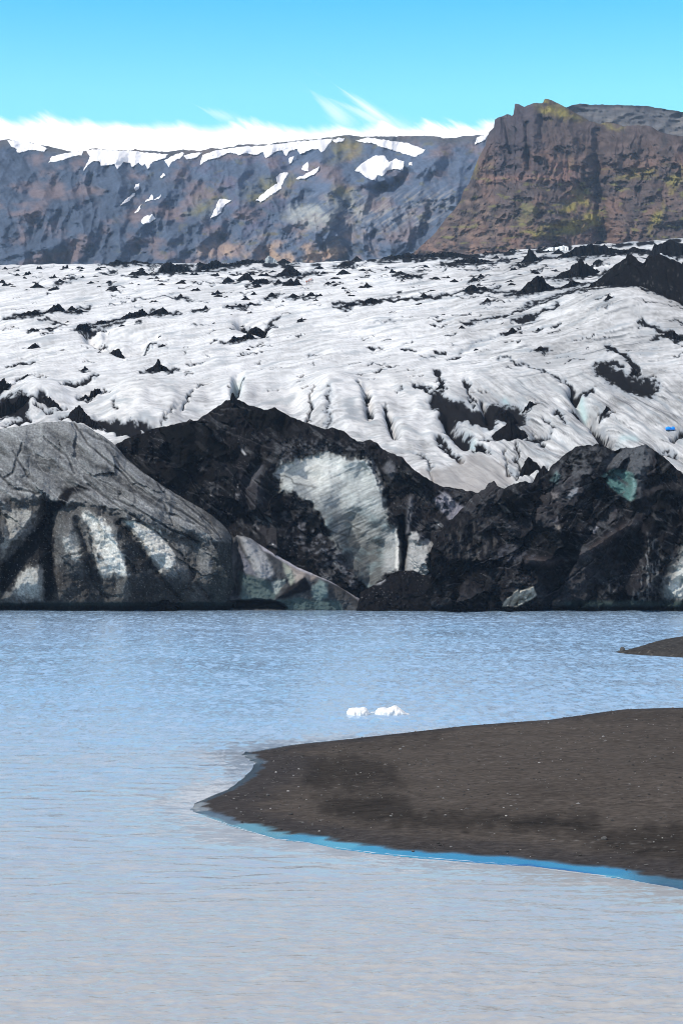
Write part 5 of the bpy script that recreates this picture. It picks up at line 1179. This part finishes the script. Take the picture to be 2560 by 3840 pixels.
berg('ice_floe', 1462, 2678, [(-56 * k_, .05), (-54 * k_, .30), (-44 * k_, .52), (-28 * k_, .58), (-18 * k_, .54), (-10 * k_, .52), (4 * k_, .62), (14 * k_, .72), (24 * k_, .70), (38 * k_, .52), (52 * k_, .26), (62 * k_, .12), (72 * k_, .06)], 9, 'larger humped white ice floe with a low tail')
berg('ice_fragment', 1398, 2671, [(-10 * k_, .03), (-5 * k_, .08), (0, .07), (6 * k_, .09), (10 * k_, .03)], 14, 'tiny ice fragment awash between the two white floes', .15)

# ------------------------------------------------------------------ stones
def stone_mesh(name, seed, sx, sy, sz, tone):
    nu, nv = 14, 9
    u = np.linspace(0, 2 * np.pi, nu); v = np.linspace(-np.pi / 2, np.pi / 2, nv)
    U, V_ = np.meshgrid(u, v)
    x, y, z = np.cos(V_) * np.cos(U), np.cos(V_) * np.sin(U), np.sin(V_)
    r = 1 + .35 * fbm(np.cos(U) * 1.3 + z, np.sin(U) * 1.3 + z * .7, 3, seed)
    c = np.clip(tone * (1 + .5 * fbm(x * 3, y * 3 + z, 3, seed + 2)), .01, .5)[..., None] * np.array((1.03, 1, .95))
    return grid_obj(name, x * r * sx, y * r * sy, z * r * sz, M_STONE, c)
def sand_z(x, y):
    h, dd = spit_height(np.array([x]), np.array([y])); return float(h[0]), float(dd[0])
STN = [(1090, 3056, 9, 'dark rounded stone, largest lying on the near part of the sand spit', .05, 'stone'), (1004, 2984, 8, 'grey stone near the tip of the sand spit', .10, 'stone'), (1035, 2897, 5, 'small white stone near the tip of the sand spit', .5, 'stone'), (1080, 2967, 5, 'cream pebble between the grey stone and the dark hollow', .4, 'stone'),
       (1896, 3052, 5, 'bright pebble in the dark damp band of the sand', .45, 'stone'), (2264, 3144, 14, 'flat rusty brown stone on the right of the sand spit', .09, 'stone'), (1898, 3204, 7, 'dark stone by the shore edge at the middle of the sand spit', .04, 'stone'), (1500, 2811, 6, 'pale stone high on the middle of the sand spit', .25, 'stone'), (2260, 2764, 6, 'beige stone on the upper right of the sand spit', .24, 'stone'), (1690, 3187, 6, 'grey stone just above the wet shore edge', .12, 'stone')]
for k, (a, b_, s, lab, tone, cat) in enumerate(STN):
    x, y = (float(v) for v in G(a, b_, .25))
    z, dd = sand_z(x, y); x, y = (float(v) for v in G(a, b_, z)); z, dd = sand_z(x, y)
    w = s * y / F
    o = stone_mesh('stone', 31 + k * 5, w, w * .8, w * .6, tone)
    o.location = (x, y, z + w * .25); o.rotation_euler.z = k
    if k == 5: pass
    tag(o, lab, cat, 'stones on the sand spit')
sx_, sy_ = G(2332, 2440, .2)
o = stone_mesh('boulder', 93, .30, .25, .30, .08); o.location = (float(sx_), float(sy_), .24)
tag(o, 'upright grey boulder at the tip of the far gravel bank', 'boulder')

# strewn gravel, one mass
rg = np.random.RandomState(4)
Vs, Qs, Cs = [], [], []
base_v = np.array([(1, 0, 0), (0, 1, 0), (-1, 0, 0), (0, -1, 0), (0, 0, .8), (0, 0, -.5)], float)
base_f = np.array([(0, 1, 4), (1, 2, 4), (2, 3, 4), (3, 0, 4), (1, 0, 5), (2, 1, 5), (3, 2, 5), (0, 3, 5)])
gxp = rg.uniform(-8, 24, 26000); gyp = rg.uniform(60, 122, 26000)
gh, gd = spit_height(gxp, gyp)
dens = sm(-.2, .5, fbm(gxp / 4, gyp / 2, 3, 951))
edge = np.exp(-((gd - 1.7) / .25) ** 2)
keep = (gd > .7) & (rg.rand(26000) < np.maximum(.10 + .55 * dens * (gd > 1.6), edge * .9))
n = 0
for x, y, z in zip(gxp[keep], gyp[keep], gh[keep]):
    s = .016 + .06 * rg.rand() ** 5
    a = rg.rand() * 6.28; R = np.array([(np.cos(a), -np.sin(a), 0), (np.sin(a), np.cos(a), 0), (0, 0, 1)])
    Vs.append((base_v * (1 + .5 * (rg.rand(6, 3) - .5)) * s * np.array((1.3, 1, .7))) @ R.T + (x, y, z + s * .2)); Qs.append(base_f + n); n += 6
    t = rg.choice([.03, .04, .06, .10, .2, .34], p=[.24, .22, .20, .20, .115, .025]); Cs.append(np.tile(np.array((1.03, 1, .95)) * t, (6, 1)))
tag(raw_mesh('gravel', np.vstack(Vs), np.vstack(Qs), M_STONE, np.vstack(Cs), smooth=False), kind='stuff')

# ------------------------------------------------------------------ hikers
SKIN = plain('skin', (.45, .28, .2), .6); PANT = plain('dark_trousers', (.025, .025, .03), .8)
def skin_obj(name, verts, edges, radii, mat, parent, sub=1):
    me = bpy.data.meshes.new(name); me.from_pydata(verts, edges, []); me.materials.append(mat)
    o = bpy.data.objects.new(name, me); COL.objects.link(o); o.parent = parent
    sk_ = o.modifiers.new('Skin', 'SKIN')
    for v, r in zip(me.skin_vertices[0].data, radii): v.radius = (r, r * .85)
    me.skin_vertices[0].data[0].use_root = True
    ss = o.modifiers.new('Sub', 'SUBSURF'); ss.levels = sub; ss.render_levels = sub
    return o
def ell(name, c, r, mat, parent, seed=1, cut=-9):
    nu, nv = 16, 10
    U, V_ = np.meshgrid(np.linspace(0, 2 * np.pi, nu), np.linspace(-np.pi / 2, np.pi / 2, nv))
    z = np.maximum(np.sin(V_), cut)
    o = grid_obj(name, c[0] + r[0] * np.cos(V_) * np.cos(U), c[1] + r[1] * np.cos(V_) * np.sin(U), c[2] + r[2] * z, mat, parent=parent)
    return o
def hiker(px, py, h, face, jacket, trousers, helmet, lean, lab, pack=None):
    g = on_ice(px, py)
    root = empty('person', g); root.rotation_euler.z = face; s = h / 1.75; root.scale = (s, s, s)
    l = lean
    sk_v = [(0, 0, .95), (0, l * .3, 1.18), (0, l * .8, 1.40), (0, l, 1.50), (0, l * 1.1, 1.62), (0, l * 1.15, 1.72),
            (.10, .02, .90), (.12, .10, .50), (.13, .02, .08), (.13, .16, .04), (-.10, .02, .90), (-.13, -.06, .50), (-.14, -.16, .10), (-.14, -.03, .04),
            (.20, l * .8, 1.40), (.27, l * .5 + .04, 1.14), (.22, l * .4 + .22, .98), (.20, l * .4 + .30, .94), (-.20, l * .8, 1.40), (-.28, l * .5, 1.14), (-.25, l * .4 + .18, .96), (-.24, l * .4 + .26, .92)]
    e = [(0, 1), (1, 2), (2, 3), (3, 4), (4, 5), (0, 6), (6, 7), (7, 8), (8, 9), (0, 10), (10, 11), (11, 12), (12, 13), (2, 14), (14, 15), (15, 16), (16, 17), (2, 18), (18, 19), (19, 20), (20, 21)]
    r = [.15, .15, .16, .06, .095, .07, .10, .075, .05, .04, .10, .075, .05, .04, .07, .05, .04, .035, .07, .05, .04, .035]
    body = skin_obj('body', sk_v, e, r, trousers, root, 1)
    jk = skin_obj('jacket', [(0, 0, .86), (0, l * .3, 1.15), (0, l * .8, 1.42), (.20, l * .8, 1.40), (.27, l * .5 + .04, 1.14), (.23, l * .4 + .2, 1.0), (-.20, l * .8, 1.40), (-.28, l * .5, 1.14), (-.255, l * .4 + .16, .98)],
                  [(0, 1), (1, 2), (2, 3), (3, 4), (4, 5), (2, 6), (6, 7), (7, 8)], [.19, .18, .175, .09, .07, .06, .09, .07, .06], jacket, root, 1)
    ell('face', (0, l * 1.1 + .03, 1.63), (.085, .09, .11), SKIN, root)
    ell('helmet', (0, l * 1.12, 1.70), (.12, .14, .12), helmet, root, cut=-.3)
    if pack: ell('backpack', (0, l * .6 - .24, 1.2), (.17, .12, .27), pack, root)
    return tag(root, lab, 'person', 'hikers on the ice')
OR = plain('orange_jacket', (.45, .12, .06), .7); SAL = plain('salmon_jacket', (.6, .24, .18), .7); NAV = plain('navy_jacket', (.03, .04, .07), .7); RED = plain('red_jacket', (.40, .06, .05), .7); TAN = plain('brown_trousers', (.16, .09, .07), .8)
WH = plain('pale_helmet', (.55, .3, .25), .4)
hiker(1148, 1067, 1.85, .3, OR, TAN, WH, .02, 'hiker in orange brown clothes standing apart in front')
hiker(1158, 1063, 1.85, -1.2, RED, PANT, WH, .10, 'hiker in red jacket and dark trousers, middle of the hikers', PANT)
hiker(1165.5, 1061, 1.9, 2.6, SAL, PANT, WH, .05, 'hiker in pale salmon jacket next to the one in black')
hiker(1170, 1060.5, 1.8, 1.8, NAV, PANT, plain('red_helmet', (.4, .1, .08), .4), .12, 'hiker in dark jacket at the back of the group', PANT)

# ------------------------------------------------------------------ bright blue bundles on the lower ice
BLU = plain('blue_fabric', (.0, .28, .95), .5, .15, 3); DKB = plain('dark_base', (.01, .04, .07), .7)
def bundle(px, py, wpx_, hpx, lab, seed):
    g = on_ice(px, py); k = g.y / F
    root = empty('bag', g)
    w, h = wpx_ * k / 2, hpx * k
    nu, nv = 26, 16
    U, V_ = np.meshgrid(np.linspace(0, 2 * np.pi, nu), np.linspace(-np.pi / 2, np.pi / 2, nv))
    cr_ = 1 + .10 * fbm(np.cos(U) * 2 + V_, np.sin(U) * 2 + V_, 3, seed)
    sg = lambda a, p: np.sign(a) * np.abs(a) ** p
    grid_obj('cover', w * cr_ * sg(np.cos(V_), .7) * sg(np.cos(U), .8), w * .8 * cr_ * sg(np.cos(V_), .7) * sg(np.sin(U), .8), h * .62 + h * .48 * cr_ * np.sin(V_), BLU, parent=root)
    ell('bottom', (0, 0, h * .12), (w * .8, w * .6, h * .30), DKB, root)
    grid_obj('strap', w * 1.02 * np.cos(V_) * .25 * np.cos(U), -w * .82 * np.cos(V_), h * .62 + h * .52 * np.sin(V_), DKB, parent=root) if 0 else None
    hd = skin_obj('handle', [(-w * .3, -.0, h * 1.02), (-w * .15, 0, h * 1.16), (w * .15, 0, h * 1.16), (w * .3, 0, h * 1.02)], [(0, 1), (1, 2), (2, 3)], [.03] * 4, DKB, root)
    return tag(root, lab, 'bag', 'blue bags on the ice')
bundle(2505, 1609, 21, 15, 'larger of two bright blue rounded bags on the ice', 3)
bundle(2521, 1608, 15, 14, 'smaller of two bright blue rounded bags on the ice', 8)

# ------------------------------------------------------------------ air
mh = bpy.data.materials.new('haze'); mh.use_nodes = True
nt = mh.node_tree; nt.nodes.clear()
out = nt.nodes.new('ShaderNodeOutputMaterial'); pv = nt.nodes.new('ShaderNodeVolumePrincipled')
pv.inputs['Color'].default_value = (.50, .72, 1.0, 1); pv.inputs['Density'].default_value = .000066; pv.inputs['Anisotropy'].default_value = .0
nt.links.new(pv.outputs[0], out.inputs['Volume'])
hb = [(-2500, -300, -4), (2500, -300, -4), (2500, 2700, -4), (-2500, 2700, -4), (-2500, -300, 640), (2500, -300, 640), (2500, 2700, 640), (-2500, 2700, 640)]
ho = raw_mesh('haze', np.array(hb, float), np.array([(0, 3, 2, 1), (4, 5, 6, 7), (0, 1, 5, 4), (1, 2, 6, 5), (2, 3, 7, 6), (3, 0, 4, 7)]), mh, smooth=False)
tag(ho, kind='stuff')

# ------------------------------------------------------------------ light and sky
SUN_EL, SUN_AZ = math.radians(50), math.radians(-120)      # azimuth from +Y towards +X
sd = Vector((math.sin(SUN_AZ) * math.cos(SUN_EL), math.cos(SUN_AZ) * math.cos(SUN_EL), math.sin(SUN_EL)))
sun = bpy.data.lights.new('sun', 'SUN'); sun.energy = 3.5; sun.angle = math.radians(.5); sun.color = (1, .95, .87)
so = bpy.data.objects.new('sun', sun); COL.objects.link(so); so.rotation_euler = (-sd).to_track_quat('-Z', 'Y').to_euler()
so.location = (0, 0, 500)

w = bpy.data.worlds.new('World'); SC.world = w; w.use_nodes = True
nt = w.node_tree; L = nt.links.new
bg = nt.nodes['Background']; bg.inputs['Strength'].default_value = .10
sky = nd(nt, 'ShaderNodeTexSky'); sky.sky_type = 'NISHITA'; sky.sun_disc = False; sky.sun_elevation = SUN_EL; sky.sun_rotation = SUN_AZ
tc = nd(nt, 'ShaderNodeTexCoord'); sp_ = nd(nt, 'ShaderNodeSeparateXYZ'); L(tc.outputs['Generated'], sp_.inputs[0])
def math_(op, a, b=None, c=None):
    n = nd(nt, 'ShaderNodeMath', operation=op)
    for i, v in enumerate((a, b, c)):
        if v is None: continue
        if hasattr(v, 'is_output'): L(v, n.inputs[i])
        else: n.inputs[i].default_value = v
    return n.outputs[0]
el = math_('ARCSINE', sp_.outputs['Z'])
az = math_('ARCTAN2', sp_.outputs['X'], sp_.outputs['Y'])
# grade of the sky by elevation
ramp = nd(nt, 'ShaderNodeValToRGB'); e0 = math_('MULTIPLY', el, 1 / math.radians(60)); L(e0, ramp.inputs[0])
cr = ramp.color_ramp
cr.elements[0].position = 0; cr.elements[0].color = (1.6, 2.5, 2.0, 1)
cr.elements[1].position = 1; cr.elements[1].color = (2.3, 1.6, 1.15, 1)
for p_, c_ in ((.12, (1.7, 2.8, 2.2, 1)), (.22, (1.3, 2.75, 2.4, 1)), (.28, (.34, 2.1, 2.4, 1)), (.36, (.02, 1.5, 2.6, 1)), (.50, (1.2, 1.6, 1.8, 1)), (.72, (2.0, 1.6, 1.3, 1))):
    e_ = cr.elements.new(p_); e_.color = c_
mul = nd(nt, 'ShaderNodeMix', data_type='RGBA', blend_type='MULTIPLY'); mul.inputs[0].default_value = 1
L(sky.outputs[0], mul.inputs[6]); L(ramp.outputs[0], mul.inputs[7])
# cloud bank low over the mountains
cpx = [(-.40, 470), (-.19, 462), (-.155, 452), (-.12, 440), (-.09, 455), (-.062, 436), (-.04, 452), (-.034, 436), (-.018, 432), (-.006, 418), (.001, 446), (.006, 404), (.014, 432), (.026, 478), (.035, 494), (.05, 484), (.065, 474), (.085, 462), (.12, 455), (.4, 480)]
rampc = nd(nt, 'ShaderNodeValToRGB'); rampc.color_ramp.interpolation = 'B_SPLINE' if 0 else 'EASE'
L(math_('MULTIPLY_ADD', az, 1 / .8, .5), rampc.inputs[0])
els = rampc.color_ramp.elements
for i, (a_, y_) in enumerate(cpx):
    e_ = els[i] if i < 2 and i == 0 else (els[1] if i == len(cpx) - 1 else els.new((a_ + .4) / .8))
    e_.position = (a_ + .4) / .8
    v_ = (1990 - y_) / F * 3; e_.color = (v_, v_, v_, 1)
top_ = math_('DIVIDE', rampc.outputs[0], 3.0)
def cnoise(sa, se, shear, det, rough=.55, off=0):
    cb = nd(nt, 'ShaderNodeCombineXYZ')
    L(math_('MULTIPLY_ADD', math_('MULTIPLY_ADD', el, shear, az), sa, off), cb.inputs[0]); L(math_('MULTIPLY', el, se), cb.inputs[1])
    n = nd(nt, 'ShaderNodeTexNoise'); n.inputs['Scale'].default_value = 1; n.inputs['Detail'].default_value = det; n.inputs['Roughness'].default_value = rough
    L(cb.outputs[0], n.inputs['Vector']); return n.outputs['Fac']
nA = cnoise(75, 34, 1.3, 6, .6, 4.3); nB = cnoise(40, 20, .5, 4, .5, 9.1)
disp = math_('ADD', math_('MULTIPLY', math_('SUBTRACT', nA, .5), math_('MULTIPLY_ADD', nB, .05, -.012)), math_('MULTIPLY_ADD', nB, .010, -.005))
dlt = math_('SUBTRACT', math_('ADD', math_('SUBTRACT', top_, .0030), disp), el)
mask = nd(nt, 'ShaderNodeMapRange', interpolation_type='SMOOTHERSTEP'); mask.inputs[1].default_value = -.0035; mask.inputs[2].default_value = .0045
L(dlt, mask.inputs[0])
ppx = math_('MULTIPLY_ADD', az, F, 1280.0); ppy = math_('MULTIPLY_ADD', el, -F, 1990.0)
nP = cnoise(220, 60, 1.4, 4, .55, 2.2)
msk = mask.outputs[0]
for (qx_, qy_, ang, ln, wd_, amt) in ((1395, 440, 33, 130, 15, .6), (1250, 440, 40, 85, 20, .45), (1420, 475, 22, 160, 20, .5), (820, 455, 20, 80, 12, .3)):
    c_, s_ = math.cos(math.radians(ang)), math.sin(math.radians(ang))
    dx_ = math_('SUBTRACT', ppx, qx_); dy_ = math_('SUBTRACT', ppy, qy_)
    al_ = math_('DIVIDE', math_('ADD', math_('MULTIPLY', dx_, c_), math_('MULTIPLY', dy_, s_)), float(ln))
    ac_ = math_('DIVIDE', math_('ADD', math_('SUBTRACT', math_('MULTIPLY', dy_, c_), math_('MULTIPLY', dx_, s_)), math_('MULTIPLY_ADD', nP, 40.0, -20.0)), math_('MULTIPLY_ADD', al_, wd_ * .7, float(wd_) * 1.05))
    g_ = math_('EXPONENT', math_('MULTIPLY', math_('ADD', math_('MULTIPLY', al_, al_), math_('MULTIPLY', ac_, ac_)), -1.0))
    msk = math_('MAXIMUM', msk, math_('MULTIPLY', math_('MULTIPLY', g_, amt), math_('MULTIPLY_ADD', nP, 1.2, .45)))
msk = math_('MINIMUM', msk, 1.0)
mc = nd(nt, 'ShaderNodeMix', data_type='RGBA'); mc.inputs[7].default_value = (13.5, 13.5, 13.5, 1)
L(msk, mc.inputs[0]); L(mul.outputs[2], mc.inputs[6])
L(mc.outputs[2], bg.inputs['Color'])

# ------------------------------------------------------------------ camera and render settings
cam = bpy.data.cameras.new('camera'); co = bpy.data.objects.new('camera', cam); COL.objects.link(co)
co.location = (0, 0, H); co.rotation_euler = (math.pi / 2 + TH, 0, 0)
cam.sensor_fit = 'VERTICAL'; cam.sensor_height = 36; cam.lens = 36 * F / 3840
cam.clip_start = .5; cam.clip_end = 20000
SC.camera = co
SC.view_settings.view_transform = 'Standard'; SC.view_settings.look = 'None'; SC.view_settings.exposure = 0; SC.view_settings.gamma = 1
SC.render.engine = 'CYCLES'
SC.cycles.use_denoising = True; SC.cycles.filter_width = 1.0
SC.cycles.max_bounces = 6; SC.cycles.volume_bounces = 1; SC.cycles.sample_clamp_indirect = 4
